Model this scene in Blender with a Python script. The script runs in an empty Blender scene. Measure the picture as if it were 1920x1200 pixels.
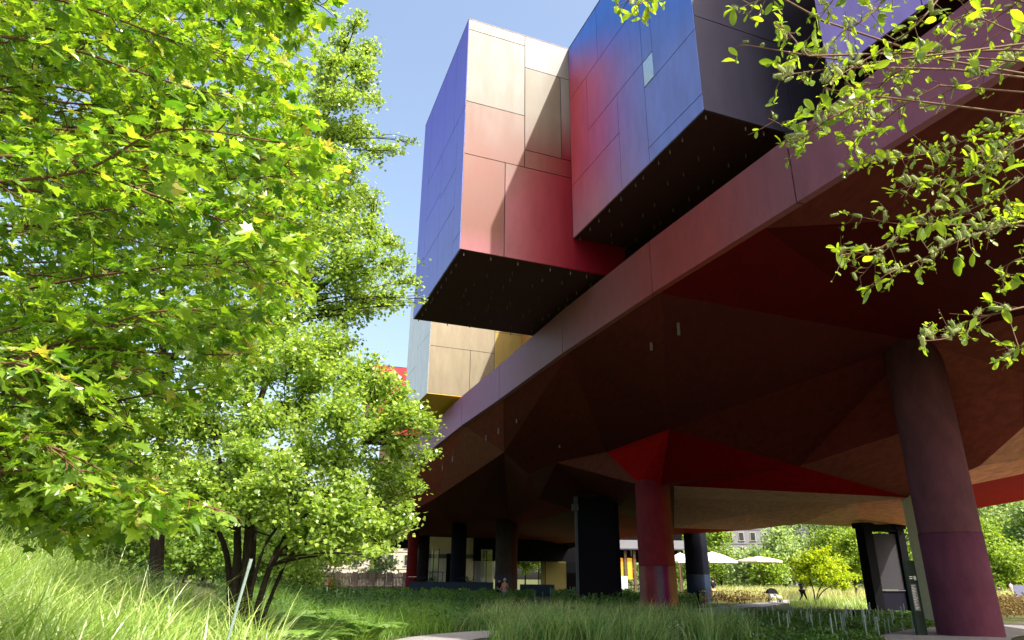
import bpy, math
import numpy as np
from mathutils import Matrix, Vector

rng = np.random.default_rng(7)
scene = bpy.context.scene
col = scene.collection

# ------------------------------------------------------------------ camera, sky, sun, exposure
EYE = 1.6
PITCH, ROLL, FPX = math.radians(20.75), math.radians(0.55), 1280.0      # focal length in pixels of a 1920-wide frame
fw = np.array([0, math.cos(PITCH), math.sin(PITCH)])
_u0 = np.array([0, -math.sin(PITCH), math.cos(PITCH)]); _r0 = np.array([1.0, 0, 0])
rt = math.cos(ROLL) * _r0 + math.sin(ROLL) * _u0
up = -math.sin(ROLL) * _r0 + math.cos(ROLL) * _u0
cam_data = bpy.data.cameras.new('camera')
cam_data.sensor_width = 36.0; cam_data.lens = 24.0
cam_data.clip_start = 0.05; cam_data.clip_end = 3000
cam = bpy.data.objects.new('camera', cam_data)
M = Matrix.Identity(4)
for i in range(3):
    M[i][0], M[i][1], M[i][2] = rt[i], up[i], -fw[i]
M[2][3] = EYE
cam.matrix_world = M
col.objects.link(cam); scene.camera = cam

SUN_AZ, SUN_EL = math.radians(137.0), math.radians(46.5)                # azimuth clockwise from the view direction
SV = Vector((math.sin(SUN_AZ) * math.cos(SUN_EL), math.cos(SUN_AZ) * math.cos(SUN_EL), math.sin(SUN_EL)))
world = bpy.data.worlds.new('World'); scene.world = world; world.use_nodes = True
wn = world.node_tree; wn.nodes.clear()
sky = wn.nodes.new('ShaderNodeTexSky'); sky.sky_type = 'NISHITA'; sky.sun_disc = False
sky.sun_elevation = SUN_EL; sky.sun_rotation = SUN_AZ
sky.air_density = 1.25; sky.dust_density = 6.0; sky.ozone_density = 0.3
bg = wn.nodes.new('ShaderNodeBackground'); bg.inputs['Strength'].default_value = 0.13
wo = wn.nodes.new('ShaderNodeOutputWorld')
wn.links.new(sky.outputs[0], bg.inputs[0]); wn.links.new(bg.outputs[0], wo.inputs[0])
sun_l = bpy.data.lights.new('sun', 'SUN'); sun_l.energy = 3.2; sun_l.angle = math.radians(0.53); sun_l.color = (1.0, 0.95, 0.86)
sun = bpy.data.objects.new('sun', sun_l); sun.rotation_euler = SV.to_track_quat('Z', 'Y').to_euler(); sun.location = (20, -20, 40)
col.objects.link(sun)
scene.view_settings.view_transform = 'Standard'; scene.view_settings.look = 'None'
scene.view_settings.exposure = 1.5; scene.view_settings.gamma = 1.0
scene.view_settings.use_curve_mapping = False
scene.render.engine = 'CYCLES'
scene.cycles.use_denoising = True
scene.cycles.max_bounces = 8; scene.cycles.diffuse_bounces = 5; scene.cycles.transmission_bounces = 6; scene.cycles.transparent_max_bounces = 8

# ------------------------------------------------------------------ geometry helpers
O = np.array([0, 0, EYE])
def ray(x, y): return fw + rt * (x - 960) / FPX + up * (600 - y) / FPX
def atz(x, y, z):
    d = ray(x, y); return O + d * ((z - EYE) / d[2])
def aty(x, y, Y):
    d = ray(x, y); return O + d * (Y / d[1])
def proj(P):
    v = np.atleast_2d(P) - O; c = v @ fw
    return 960 + FPX * (v @ rt) / c, 600 - FPX * (v @ up) / c, c
def smooth(a, b, x):
    t = np.clip((x - a) / (b - a), 0, 1); return t * t * (3 - 2 * t)
def lin(r, g, b, k=1.0):
    f = lambda c: ((c / 255 + 0.055) / 1.055) ** 2.4 if c > 10 else c / 255 / 12.92
    return (f(r) * k, f(g) * k, f(b) * k)

WORLD = {}
def link(o, parent=None, mw=None):
    mw = mw or Matrix.Identity(4)
    col.objects.link(o)
    if parent is not None:
        o.parent = parent
        o.matrix_parent_inverse = WORLD.get(parent, Matrix.Identity(4)).inverted()
    o.matrix_basis = mw
    WORLD[o] = mw
    return o
def tag(o, label=None, cat=None, group=None, kind=None):
    if label: o['label'] = label
    if cat: o['category'] = cat
    if group: o['group'] = group
    if kind: o['kind'] = kind
    return o
def empty(name, loc, label=None, cat=None, group=None):
    o = bpy.data.objects.new(name, None); o.empty_display_size = 0.3
    link(o, None, Matrix.Translation(Vector([float(c) for c in loc])))
    return tag(o, label, cat, group)

def mesh(name, V, Fs, mat=None, colors=None, rnd=None, smooth_=False):
    """V (n,3); Fs list of int arrays (m,k)"""
    me = bpy.data.meshes.new(name)
    V = np.asarray(V, dtype=np.float32).reshape(-1, 3)
    if not isinstance(Fs, (list, tuple)) or (len(Fs) and np.ndim(Fs[0]) == 1): Fs = group_faces(Fs)
    Fs = [np.asarray(f, dtype=np.int32) for f in Fs if len(f)]
    me.vertices.add(len(V)); me.vertices.foreach_set('co', V.ravel())
    nl = sum(f.size for f in Fs); npoly = sum(len(f) for f in Fs)
    me.loops.add(nl); me.polygons.add(npoly)
    me.loops.foreach_set('vertex_index', np.concatenate([f.ravel() for f in Fs]))
    tot = np.concatenate([np.full(len(f), f.shape[1], np.int32) for f in Fs])
    st = np.concatenate([[0], np.cumsum(tot)[:-1]]).astype(np.int32)
    me.polygons.foreach_set('loop_start', st)
    me.polygons.foreach_set('use_smooth', np.full(npoly, bool(smooth_)))
    me.update(calc_edges=True)
    if colors is not None:
        a = me.attributes.new('Col', 'FLOAT_COLOR', 'POINT')
        c = np.ones((len(V), 4), np.float32); c[:, :3] = colors; a.data.foreach_set('color', c.ravel())
    if rnd is not None:
        a = me.attributes.new('rnd', 'FLOAT', 'POINT'); a.data.foreach_set('value', np.asarray(rnd, np.float32))
    if mat: me.materials.append(mat)
    return me
def group_faces(fs):
    d = {}
    for f in fs: d.setdefault(len(f), []).append(f)
    return [np.array(v, np.int32) for v in d.values()]
def obj(name, me, parent=None, mw=None):
    return link(bpy.data.objects.new(name, me), parent, mw)

class MB:
    """collects boxes, prisms and tubes into one mesh"""
    def __init__(s): s.V = []; s.F = []
    def add(s, V, F):
        n = sum(len(v) for v in s.V); s.V.append(np.asarray(V, float)); s.F += [[i + n for i in f] for f in F]; return s
    def hexa(s, b, t):     # bottom 4, top 4 (counter-clockwise from above)
        return s.add(list(b) + list(t), [[3, 2, 1, 0], [4, 5, 6, 7], [0, 1, 5, 4], [1, 2, 6, 5], [2, 3, 7, 6], [3, 0, 4, 7]])
    def box(s, c, size, rz=0.0, bevel=0.0):
        x, y, z = [d / 2 for d in size]; ca, sa = math.cos(rz), math.sin(rz)
        P = lambda a, b, h: [c[0] + a * ca - b * sa, c[1] + a * sa + b * ca, c[2] + h]
        q = [(-x, -y), (x, -y), (x, y), (-x, y)]
        return s.hexa([P(a, b, -z) for a, b in q], [P(a, b, z) for a, b in q])
    def tube(s, pts, rad, n=8, cap=True):
        pts = np.asarray(pts, float); rad = np.broadcast_to(rad, (len(pts),)); V = []; F = []
        ref = np.array([0, 0, 1.0])
        for i, p in enumerate(pts):
            d = pts[min(i + 1, len(pts) - 1)] - pts[max(i - 1, 0)]; d = d / (np.linalg.norm(d) + 1e-9)
            r = ref if abs(d @ ref) < 0.95 else np.array([1.0, 0, 0])
            a = np.cross(d, r); a /= np.linalg.norm(a); b = np.cross(d, a)
            for k in range(n):
                t = 2 * math.pi * k / n; V.append(p + rad[i] * (a * math.cos(t) + b * math.sin(t)))
        for i in range(len(pts) - 1):
            for k in range(n):
                k2 = (k + 1) % n; F.append([i * n + k, i * n + k2, (i + 1) * n + k2, (i + 1) * n + k])
        if cap:
            F.append(list(range(n))[::-1]); F.append([(len(pts) - 1) * n + k for k in range(n)])
        return s.add(V, F)
    def lathe(s, c, prof, n=16, sx=1, sy=1):
        V = []; F = []
        for r, z in prof:
            for k in range(n):
                t = 2 * math.pi * k / n; V.append([c[0] + r * sx * math.cos(t), c[1] + r * sy * math.sin(t), c[2] + z])
        for i in range(len(prof) - 1):
            for k in range(n):
                k2 = (k + 1) % n; F.append([i * n + k, i * n + k2, (i + 1) * n + k2, (i + 1) * n + k])
        F.append(list(range(n))[::-1]); F.append([(len(prof) - 1) * n + k for k in range(n)])
        return s.add(V, F)
    def mesh(s, name, mat, smooth_=False):
        return mesh(name, np.concatenate(s.V), group_faces(s.F), mat, smooth_=smooth_)
    def build(s, name, mat, parent=None, smooth_=False):
        return obj(name, s.mesh(name, mat, smooth_), parent)

# ------------------------------------------------------------------ materials
def new_mat(name):
    m = bpy.data.materials.new(name); m.use_nodes = True; m.node_tree.nodes.clear()
    return m, m.node_tree.nodes, m.node_tree.links
def paint(name, rgb=None, rough=0.5, spec=0.3, noise=0.12, nscale=6.0, bump=0.0, bscale=60.0, metal=0.0, stretch=(1, 1, 1), island=0.0, grime=0.0):
    """painted surface; rgb None reads the printed colour of the 'Col' attribute"""
    m, N, L = new_mat(name)
    out = N.new('ShaderNodeOutputMaterial'); p = N.new('ShaderNodeBsdfPrincipled')
    p.inputs['Roughness'].default_value = rough; p.inputs['Specular IOR Level'].default_value = spec; p.inputs['Metallic'].default_value = metal
    if rgb is None:
        c = N.new('ShaderNodeAttribute'); c.attribute_name = 'Col'; csock = c.outputs['Color']
    else:
        c = N.new('ShaderNodeRGB'); c.outputs[0].default_value = (*rgb, 1); csock = c.outputs[0]
    tc = N.new('ShaderNodeTexCoord'); mp = N.new('ShaderNodeMapping'); mp.inputs['Scale'].default_value = stretch
    L.new(tc.outputs['Object'], mp.inputs[0])
    nz = N.new('ShaderNodeTexNoise'); nz.inputs['Scale'].default_value = nscale; nz.inputs['Detail'].default_value = 6; nz.inputs['Roughness'].default_value = 0.65
    L.new(mp.outputs[0], nz.inputs['Vector'])
    mr = N.new('ShaderNodeMapRange'); mr.inputs[1].default_value = 0.25; mr.inputs[2].default_value = 0.75
    mr.inputs[3].default_value = 1 - noise; mr.inputs[4].default_value = 1 + noise
    L.new(nz.outputs['Fac'], mr.inputs[0])
    mx = N.new('ShaderNodeVectorMath'); mx.operation = 'SCALE'; L.new(csock, mx.inputs[0]); L.new(mr.outputs[0], mx.inputs['Scale'])
    L.new(mx.outputs[0], p.inputs['Base Color'])
    rr = N.new('ShaderNodeMapRange'); rr.inputs[3].default_value = max(rough - 0.1, 0.02); rr.inputs[4].default_value = min(rough + 0.12, 1)
    L.new(nz.outputs['Fac'], rr.inputs[0]); L.new(rr.outputs[0], p.inputs['Roughness'])
    if bump:
        n2 = N.new('ShaderNodeTexNoise'); n2.inputs['Scale'].default_value = bscale; n2.inputs['Detail'].default_value = 4
        L.new(mp.outputs[0], n2.inputs['Vector'])
        b = N.new('ShaderNodeBump'); b.inputs['Strength'].default_value = bump; b.inputs['Distance'].default_value = 0.02
        L.new(n2.outputs['Fac'], b.inputs['Height']); L.new(b.outputs[0], p.inputs['Normal'])
    L.new(p.outputs[0], out.inputs[0])
    return m
def leafy(name, dark, light, trans=0.45, tcol=None, rough=0.45, spec=0.35, tip=None):
    """leaf: reflects and lets light through; tone varies by leaf ('rnd' attribute and object random)"""
    m, N, L = new_mat(name)
    out = N.new('ShaderNodeOutputMaterial'); p = N.new('ShaderNodeBsdfPrincipled'); tr = N.new('ShaderNodeBsdfTranslucent'); mix = N.new('ShaderNodeMixShader')
    at = N.new('ShaderNodeAttribute'); at.attribute_name = 'rnd'
    oi = N.new('ShaderNodeObjectInfo'); ad = N.new('ShaderNodeMath'); ad.operation = 'ADD'
    L.new(at.outputs['Fac'], ad.inputs[0]); L.new(oi.outputs['Random'], ad.inputs[1])
    fr = N.new('ShaderNodeMath'); fr.operation = 'FRACT'; L.new(ad.outputs[0], fr.inputs[0])
    cr = N.new('ShaderNodeValToRGB'); cr.color_ramp.elements[0].color = (*dark, 1); cr.color_ramp.elements[1].color = (*light, 1)
    cr.color_ramp.elements[1].position = 0.94
    if tip:
        e = cr.color_ramp.elements.new(0.995); e.color = (*tip, 1)
    L.new(fr.outputs[0], cr.inputs[0]); L.new(cr.outputs[0], p.inputs['Base Color'])
    tb = N.new('ShaderNodeMix'); tb.data_type = 'RGBA'; tb.blend_type = 'MULTIPLY'; tb.inputs[0].default_value = 1.0
    L.new(cr.outputs[0], tb.inputs[6]); tb.inputs[7].default_value = (*(tcol or (2.2, 1.9, 0.7)), 1)
    L.new(tb.outputs[2], tr.inputs[0])
    p.inputs['Roughness'].default_value = rough; p.inputs['Specular IOR Level'].default_value = spec
    mix.inputs[0].default_value = trans
    L.new(p.outputs[0], mix.inputs[1]); L.new(tr.outputs[0], mix.inputs[2]); L.new(mix.outputs[0], out.inputs[0])
    return m
def glass(name, tint=(0.8, 0.85, 0.85), rough=0.03, alpha=0.25):
    m, N, L = new_mat(name)
    out = N.new('ShaderNodeOutputMaterial'); g = N.new('ShaderNodeBsdfGlossy'); t = N.new('ShaderNodeBsdfTransparent'); mix = N.new('ShaderNodeMixShader')
    fr = N.new('ShaderNodeFresnel'); fr.inputs[0].default_value = 1.5
    ad = N.new('ShaderNodeMath'); ad.operation = 'ADD'; ad.inputs[1].default_value = alpha * 0.2; L.new(fr.outputs[0], ad.inputs[0])
    g.inputs['Roughness'].default_value = rough; g.inputs['Color'].default_value = (0.9, 0.9, 0.9, 1); t.inputs[0].default_value = (*tint, 1)
    L.new(ad.outputs[0], mix.inputs[0]); L.new(t.outputs[0], mix.inputs[1]); L.new(g.outputs[0], mix.inputs[2]); L.new(mix.outputs[0], out.inputs[0])
    return m

MT = {}
MT['panel'] = paint('printed_panel', None, 0.46, 0.2, 0.15, 2.2, .03, 12, stretch=(1, 1, .3))
MT['fascia'] = paint('fascia_panel', None, 0.5, 0.16, 0.16, 3.0, 0.10, 25, stretch=(1, 1, 0.35))
MT['soffit'] = paint('soffit_panel', None, 0.75, 0.08, 0.32, 5.0, 0.12, 30, stretch=(1, .25, 1))
MT['column'] = paint('column_coat', None, 0.75, 0.08, 0.28, 2.5, 0.12, 60, stretch=(1, 1, .5))
MT['core'] = paint('joint_dark', (0.012, 0.010, 0.014), 0.8)
MT['cap'] = paint('parapet_metal', (0.02, 0.008, 0.03), 0.5)
MT['under'] = paint('box_underside', (0.040, 0.014, 0.016), 0.6, 0.2, 0.3)
MT['lamp'] = paint('lamp_housing', (0.15, 0.125, 0.12), 0.5)
MT['pin'] = paint('pin_metal', (0.085, 0.07, 0.06), 0.5, 0.2)
MT['black'] = paint('black_steel', (0.003, 0.003, 0.004), 0.7, 0.06)
MT['navy'] = paint('navy_steel', (0.0035, 0.0035, 0.010), 0.6, 0.1)
MT['flange'] = paint('blue_grey_steel', (0.05, 0.06, 0.085), 0.45, 0.4)
MT['greypanel'] = paint('grey_panel', (0.035, 0.033, 0.04), 0.8, 0.05)
MT['body'] = paint('ochre_wall', (0.42, 0.20, 0.05), 0.6)
MT['roof'] = paint('roof_membrane', (0.25, 0.24, 0.23), 0.8)
MT['rod'] = paint('frosted_rod', (0.20, 0.27, 0.24), 0.25, 0.5)
MT['totem'] = paint('totem_enamel', (0.010, 0.022, 0.016), 0.35, 0.5)
MT['totemgrey'] = paint('totem_print', (0.12, 0.13, 0.13), 0.5)
MT['white'] = paint('white_print', (0.7, 0.7, 0.68), 0.6)
MT['bluewall'] = paint('blue_wall', (0.004, 0.020, 0.045), 0.5, 0.3, 0.2, 1.5)
MT['cream'] = paint('cream_render', (0.86, 0.78, 0.62), 0.8, 0.2, 0.1, 1.2)
MT['stone'] = paint('limestone', (0.36, 0.32, 0.27), 0.85, 0.2, 0.12, 1.5)
MT['stonegrey'] = paint('grey_stone', (0.17, 0.175, 0.20), 0.85, 0.2, 0.1, 0.6)
MT['zinc'] = paint('zinc_roof', (0.20, 0.22, 0.26), 0.5, 0.4)
MT['pane'] = paint('window_glass', (0.02, 0.028, 0.035), 0.08, 0.6)
MT['glass'] = glass('clear_glass')
MT['amber'] = paint('amber_blind', (0.75, 0.36, 0.03), 0.7)
MT['brownpost'] = paint('bronze_post', (0.10, 0.06, 0.035), 0.5)
MT['canvas'] = paint('white_canvas', (0.85, 0.78, 0.74), 0.8, 0.1, 0.05)
MT['wood'] = paint('weathered_wood', (0.16, 0.11, 0.075), 0.85, 0.15, 0.35, 3, stretch=(1, 1, 0.2))
MT['bark'] = paint('grey_brown_bark', (0.026, 0.020, 0.016), 0.9, 0.1, 0.5, 14, 0.8, 30, stretch=(1, 1, 0.3))
MT['twig'] = paint('reddish_twig', (0.12, 0.065, 0.035), 0.7, 0.2, 0.3)
MT['skin'] = paint('skin', (0.48, 0.28, 0.20), 0.5)
MT['hairdark'] = paint('dark_hair', (0.015, 0.011, 0.009), 0.5)
MT['hairgrey'] = paint('grey_hair', (0.45, 0.43, 0.41), 0.6)
for nm, c in (('cloth_black', (0.015, 0.015, 0.018)), ('cloth_tan', (0.50, 0.34, 0.20)), ('cloth_navy', (0.03, 0.04, 0.12)), ('cloth_orange', (0.55, 0.24, 0.14)),
              ('cloth_grey', (0.22, 0.22, 0.25)), ('cloth_blue', (0.14, 0.20, 0.45)), ('cloth_pink', (0.55, 0.32, 0.33)), ('cloth_white', (0.7, 0.7, 0.7))):
    MT[nm] = paint(nm, c, 0.85, 0.1)
MT['red'] = paint('red_enamel', (0.45, 0.02, 0.015), 0.4)

# ground materials
def ground_mat(name, c1, c2, c3, s1=0.35, s2=9.0, bump=0.5):
    m, N, L = new_mat(name)
    out = N.new('ShaderNodeOutputMaterial'); p = N.new('ShaderNodeBsdfPrincipled'); p.inputs['Roughness'].default_value = 0.9; p.inputs['Specular IOR Level'].default_value = 0.13
    tc = N.new('ShaderNodeTexCoord')
    a = N.new('ShaderNodeTexNoise'); a.inputs['Scale'].default_value = s1; a.inputs['Detail'].default_value = 5
    b = N.new('ShaderNodeTexNoise'); b.inputs['Scale'].default_value = s2; b.inputs['Detail'].default_value = 8; b.inputs['Roughness'].default_value = 0.7
    for n in (a, b): L.new(tc.outputs['Object'], n.inputs['Vector'])
    r = N.new('ShaderNodeValToRGB'); r.color_ramp.elements[0].position = 0.35; r.color_ramp.elements[1].position = 0.65
    r.color_ramp.elements[0].color = (*c1, 1); r.color_ramp.elements[1].color = (*c2, 1); L.new(a.outputs['Fac'], r.inputs[0])
    mx = N.new('ShaderNodeMix'); mx.data_type = 'RGBA'; q = N.new('ShaderNodeMapRange'); q.inputs[1].default_value = 0.45; q.inputs[2].default_value = 0.7
    L.new(b.outputs['Fac'], q.inputs[0]); L.new(q.outputs[0], mx.inputs[0]); L.new(r.outputs[0], mx.inputs[6]); mx.inputs[7].default_value = (*c3, 1)
    L.new(mx.outputs[2], p.inputs['Base Color'])
    bp = N.new('ShaderNodeBump'); bp.inputs['Strength'].default_value = bump; bp.inputs['Distance'].default_value = 0.05; L.new(b.outputs['Fac'], bp.inputs['Height']); L.new(bp.outputs[0], p.inputs['Normal'])
    L.new(p.outputs[0], out.inputs[0]); return m
MT['ground'] = ground_mat('garden_soil', (0.055, 0.075, 0.022), (0.09, 0.10, 0.03), (0.10, 0.075, 0.045))
MT['path'] = ground_mat('pale_gravel', (0.25, 0.235, 0.235), (0.30, 0.285, 0.28), (0.20, 0.185, 0.18), 0.6, 60, 0.25)

# foliage materials
MT['maple'] = leafy('maple_leaf', (0.05, 0.135, 0.012), (0.27, 0.40, 0.045), 0.5, (1.85, 1.85, 0.55), 0.3, 0.8, tip=(0.40, 0.34, 0.10))
MT['hornbeam'] = leafy('field_maple_leaf', (0.11, 0.20, 0.035), (0.36, 0.47, 0.10), 0.45, (1.8, 1.8, 0.7), 0.3, 0.75)
MT['backtree'] = leafy('lime_leaf', (0.08, 0.17, 0.025), (0.24, 0.36, 0.06), 0.42, (2.0, 1.9, 0.7), 0.4, 0.45)
MT['willow'] = leafy('willow_leaf', (0.10, 0.18, 0.02), (0.24, 0.36, 0.035), 0.5, (2.0, 1.8, 0.5), 0.32, 0.5)
MT['catkin'] = leafy('catkin', (0.20, 0.26, 0.09), (0.38, 0.42, 0.20), 0.3, (1.5, 1.5, 0.8), 0.7, 0.1)
MT['reed'] = leafy('tall_grass_blade', (0.15, 0.27, 0.04), (0.42, 0.54, 0.16), 0.4, (1.6, 1.6, 0.8), 0.3, 0.75, tip=(0.6, 0.55, 0.36))
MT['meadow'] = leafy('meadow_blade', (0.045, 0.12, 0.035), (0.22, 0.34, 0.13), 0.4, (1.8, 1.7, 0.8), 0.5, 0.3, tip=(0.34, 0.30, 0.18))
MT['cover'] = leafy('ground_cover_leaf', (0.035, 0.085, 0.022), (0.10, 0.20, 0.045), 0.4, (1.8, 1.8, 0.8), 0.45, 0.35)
MT['fern'] = leafy('fern_leaflet', (0.08, 0.17, 0.03), (0.20, 0.33, 0.06), 0.45, (1.8, 1.8, 0.6), 0.5, 0.3)
MT['pale'] = leafy('pale_meadow', (0.26, 0.36, 0.09), (0.58, 0.54, 0.30), 0.4, (1.5, 1.4, 0.8), 0.7, 0.1)
MT['goldtree'] = leafy('golden_leaf', (0.22, 0.34, 0.015), (0.48, 0.57, 0.03), 0.45, (1.6, 1.5, 0.5), 0.5, 0.3)
MT['midtree'] = leafy('far_green_leaf', (0.10, 0.20, 0.025), (0.32, 0.43, 0.06), 0.4, (1.8, 1.7, 0.7), 0.5, 0.3)
MT['fartree'] = leafy('far_pale_leaf', (0.17, 0.27, 0.09), (0.42, 0.52, 0.22), 0.4, (1.6, 1.6, 0.9), 0.5, 0.3)
MT['rust'] = leafy('russet_shrub_leaf', (0.09, 0.08, 0.03), (0.22, 0.14, 0.06), 0.35, (1.6, 1.5, 0.8), 0.6, 0.2)
MT['umbel'] = leafy('white_umbel', (0.45, 0.50, 0.45), (0.75, 0.78, 0.72), 0.3, (1.1, 1.1, 1.0), 0.6, 0.2)
MT['stem'] = paint('grass_stem', (0.14, 0.18, 0.05), 0.7)

# ------------------------------------------------------------------ ground, paths
def terrain(x, y):
    x = np.asarray(x, float); y = np.asarray(y, float)
    x0 = -2.6 - 0.13 * np.clip(y, 0, 40)
    m = 1.35 * smooth(0, 7.5, x0 - x) * smooth(-6, 3, y) * (1 - smooth(34, 60, y))
    w = 0.05 * np.sin(x * 0.9 + y * 0.35) * np.sin(y * 0.6 - 0.3 * x) * smooth(3, 9, np.hypot(x, y))
    far = 0.5 * smooth(60, 110, y) * (1 - smooth(15, 28, x)) * 0
    return m + w * 0.6 + far
def graded(lo, hi, n, c, p=2.6):
    t = np.linspace(-1, 1, n); a = np.sign(t) * np.abs(t) ** p
    return np.where(a < 0, c + a * (c - lo), c + a * (hi - c))
gx = graded(-900, 900, 141, 2.0, 3.0); gy = graded(-300, 1600, 171, 22.0, 3.0)
GX, GY = np.meshgrid(gx, gy, indexing='ij'); GZ = terrain(GX, GY)
nx, ny = GX.shape
I = np.arange(nx * ny).reshape(nx, ny)
quads = np.stack([I[:-1, :-1], I[1:, :-1], I[1:, 1:], I[:-1, 1:]], -1).reshape(-1, 4)
g = obj('ground', mesh('ground', np.stack([GX, GY, GZ], -1).reshape(-1, 3), [quads], MT['ground'], smooth_=True)); tag(g, kind='structure')

def catmull(P, n):
    P = np.asarray(P, float); Q = np.vstack([2 * P[0] - P[1], P, 2 * P[-1] - P[-2]]); out = []
    for i in range(1, len(Q) - 2):
        for t in np.linspace(0, 1, n, endpoint=False):
            a, b, c, d = Q[i - 1], Q[i], Q[i + 1], Q[i + 2]
            out.append(0.5 * ((2 * b) + (c - a) * t + (2 * a - 5 * b + 4 * c - d) * t * t + (3 * b - a - 3 * c + d) * t ** 3))
    out.append(P[-1]); return np.array(out)
PATHS = []
def path(name, pts, w, lift):
    c = catmull(pts, 14); d = np.gradient(c, axis=0); d /= np.linalg.norm(d, axis=1)[:, None]; nrm = np.stack([-d[:, 1], d[:, 0]], 1)
    rows = []
    for k in np.linspace(-1, 1, 7):
        p = c + nrm * (k * w / 2); rows.append(np.column_stack([p, terrain(p[:, 0], p[:, 1]) + lift - (0.03 if abs(k) == 1 else 0)]))
    V = np.stack(rows, 1); n = len(c); J = np.arange(n * 7).reshape(n, 7)
    q = np.stack([J[:-1, :-1], J[:-1, 1:], J[1:, 1:], J[1:, :-1]], -1).reshape(-1, 4)[:, ::-1]
    tag(obj(name, mesh(name, V.reshape(-1, 3), [q], MT['path'], smooth_=True)), kind='structure')
    PATHS.append((c, w / 2))
path('garden_path', [(1.2, -6), (-0.4, 6), (-1.9, 15), (-2.1, 20.3), (-1.0, 22.3), (2.0, 23.4), (6.2, 26.5), (9.4, 33), (10.4, 38), (11.8, 43.4), (15.0, 48.0), (21, 58), (26, 66), (40, 80)], 2.1, 0.055)
path('forecourt_path', [(8, -4), (9.5, 10), (12.6, 21.6), (17.5, 27.0), (26, 32), (42, 40), (70, 52)], 3.4, 0.062)
def off_path(x, y, pad=0.15):
    ok = np.ones(len(x), bool)
    for c, w in PATHS:
        for i in range(0, len(c)):
            ok &= (x - c[i, 0]) ** 2 + (y - c[i, 1]) ** 2 > (w + pad) ** 2
    return ok

# ------------------------------------------------------------------ the museum building
MUS = empty('museum_building', (5, 40, 0), 'long museum building of coloured boxes raised on round columns over the garden', 'building')

def dense(pts, n=4):
    return catmull(pts, n)
FASC = [(11.8, 3.1), (8.86, 9.5), (7.96, 11.7), (7.02, 13.96), (5.65, 17.22), (4.65, 19.6), (2.24, 25.85), (-0.42, 33.54), (-2.74, 39.94), (-5.93, 49.71), (-10.35, 63.32), (-16.5, 82.0), (-24.5, 106.0)]
FASC = np.array(FASC)
def fasc_at(y):
    return np.interp(y, FASC[:, 1], FASC[:, 0])
# right side and ends of the floor slab
RIGHT = [(24, 14), (25, 24)] + [tuple(atz(x, y, z)[:2]) for x, y, z in ((1920, 938, 5.3), (1833, 953, 5.1), (1712, 982, 4.8), (1662, 998, 4.7), (1622, 989, 4.85), (1500, 982, 4.95), (1399, 994, 5.0), (1265, 1003, 5.1), (1155, 1010, 5.3))] + [(8, 106)]

def quad_panel(name, P00, P10, P11, P01, out, thick, colf, parent, mat, n=(5, 5), gap=0.015):
    """panel with printed colours, thick, proud of its core; corners: a along, b up"""
    P = [np.asarray(p, float) for p in (P00, P10, P11, P01)]; out = np.asarray(out, float)
    la = np.linalg.norm(P[1] - P[0]); lb = np.linalg.norm(P[3] - P[0])
    ga, gb = gap / la, gap / lb
    A = np.linspace(ga, 1 - ga, n[0]); B = np.linspace(gb, 1 - gb, n[1])
    a, b = np.meshgrid(A, B, indexing='ij')
    S = lambda a, b: ((1 - a) * (1 - b))[..., None] * P[0] + (a * (1 - b))[..., None] * P[1] + (a * b)[..., None] * P[2] + ((1 - a) * b)[..., None] * P[3]
    front = S(a, b).reshape(-1, 3) + out * thick; C = np.array([colf(x, y) for x, y in zip(a.ravel(), b.ravel())])
    J = np.arange(n[0] * n[1]).reshape(n)
    q = np.stack([J[:-1, :-1], J[1:, :-1], J[1:, 1:], J[:-1, 1:]], -1).reshape(-1, 4)
    rim = np.concatenate([J[:, 0], J[-1, 1:], J[-2::-1, -1], J[0, -2:0:-1]])
    back = front[rim] - out * (thick + 0.002); nb = len(front); k = len(rim)
    sk = np.array([[rim[i], nb + i, nb + (i + 1) % k, rim[(i + 1) % k]] for i in range(k)])
    V = np.vstack([front, back]); C = np.vstack([C, C[rim]])
    return obj(name, mesh(name, V, [np.vstack([q, sk])], mat, colors=np.clip(C, 0, 0.9)), parent)

def box_part(name, ON, OF, IF, IN, zb, zt, label):
    """dark core of a projecting box; faces are clad afterwards"""
    pts = [np.array(p, float) for p in (ON, IN, IF, OF)]
    c = sum(pts) / 4; ins = [p + (c - p) / np.linalg.norm(c - p) * 0.06 for p in pts]
    m = MB().hexa([[p[0], p[1], zb + 0.03] for p in ins], [[p[0], p[1], zt - 0.02] for p in ins])
    o = m.build(name, MT['core'], MUS); o['label'] = label
    cap = MB().hexa([[p[0], p[1], zt - 0.005] for p in pts], [[p[0], p[1], zt + 0.06] for p in pts]); cap.build('parapet_cap', MT['cap'], o)
    return o
def clad(box, A, B, zb, zt, rects, colf, flip=False):
    """A->B plan line (a axis), rects in metres (a0,a1,z0,z1), colf(a_m, z)"""
    A = np.array(A, float); B = np.array(B, float); L = np.linalg.norm(B - A); e = (B - A) / L
    out = np.array([e[1], -e[0], 0]) * (-1 if flip else 1)
    for r in rects:
        a0, a1, z0, z1 = r[:4]; a1 = min(a1, L)
        P = lambda a, z: np.array([*(A + e * a), z]) - out * 0.045
        f = r[4] if len(r) > 4 else None
        cf = (lambda s, t, a0=a0, a1=a1, z0=z0, z1=z1, f=f: (f or colf)(a0 + (a1 - a0) * s, z0 + (z1 - z0) * t))
        quad_panel('wall_panel', P(a0, z0), P(a1, z0), P(a1, z1), P(a0, z1), out, 0.045, cf, box, MT['panel'])
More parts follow.
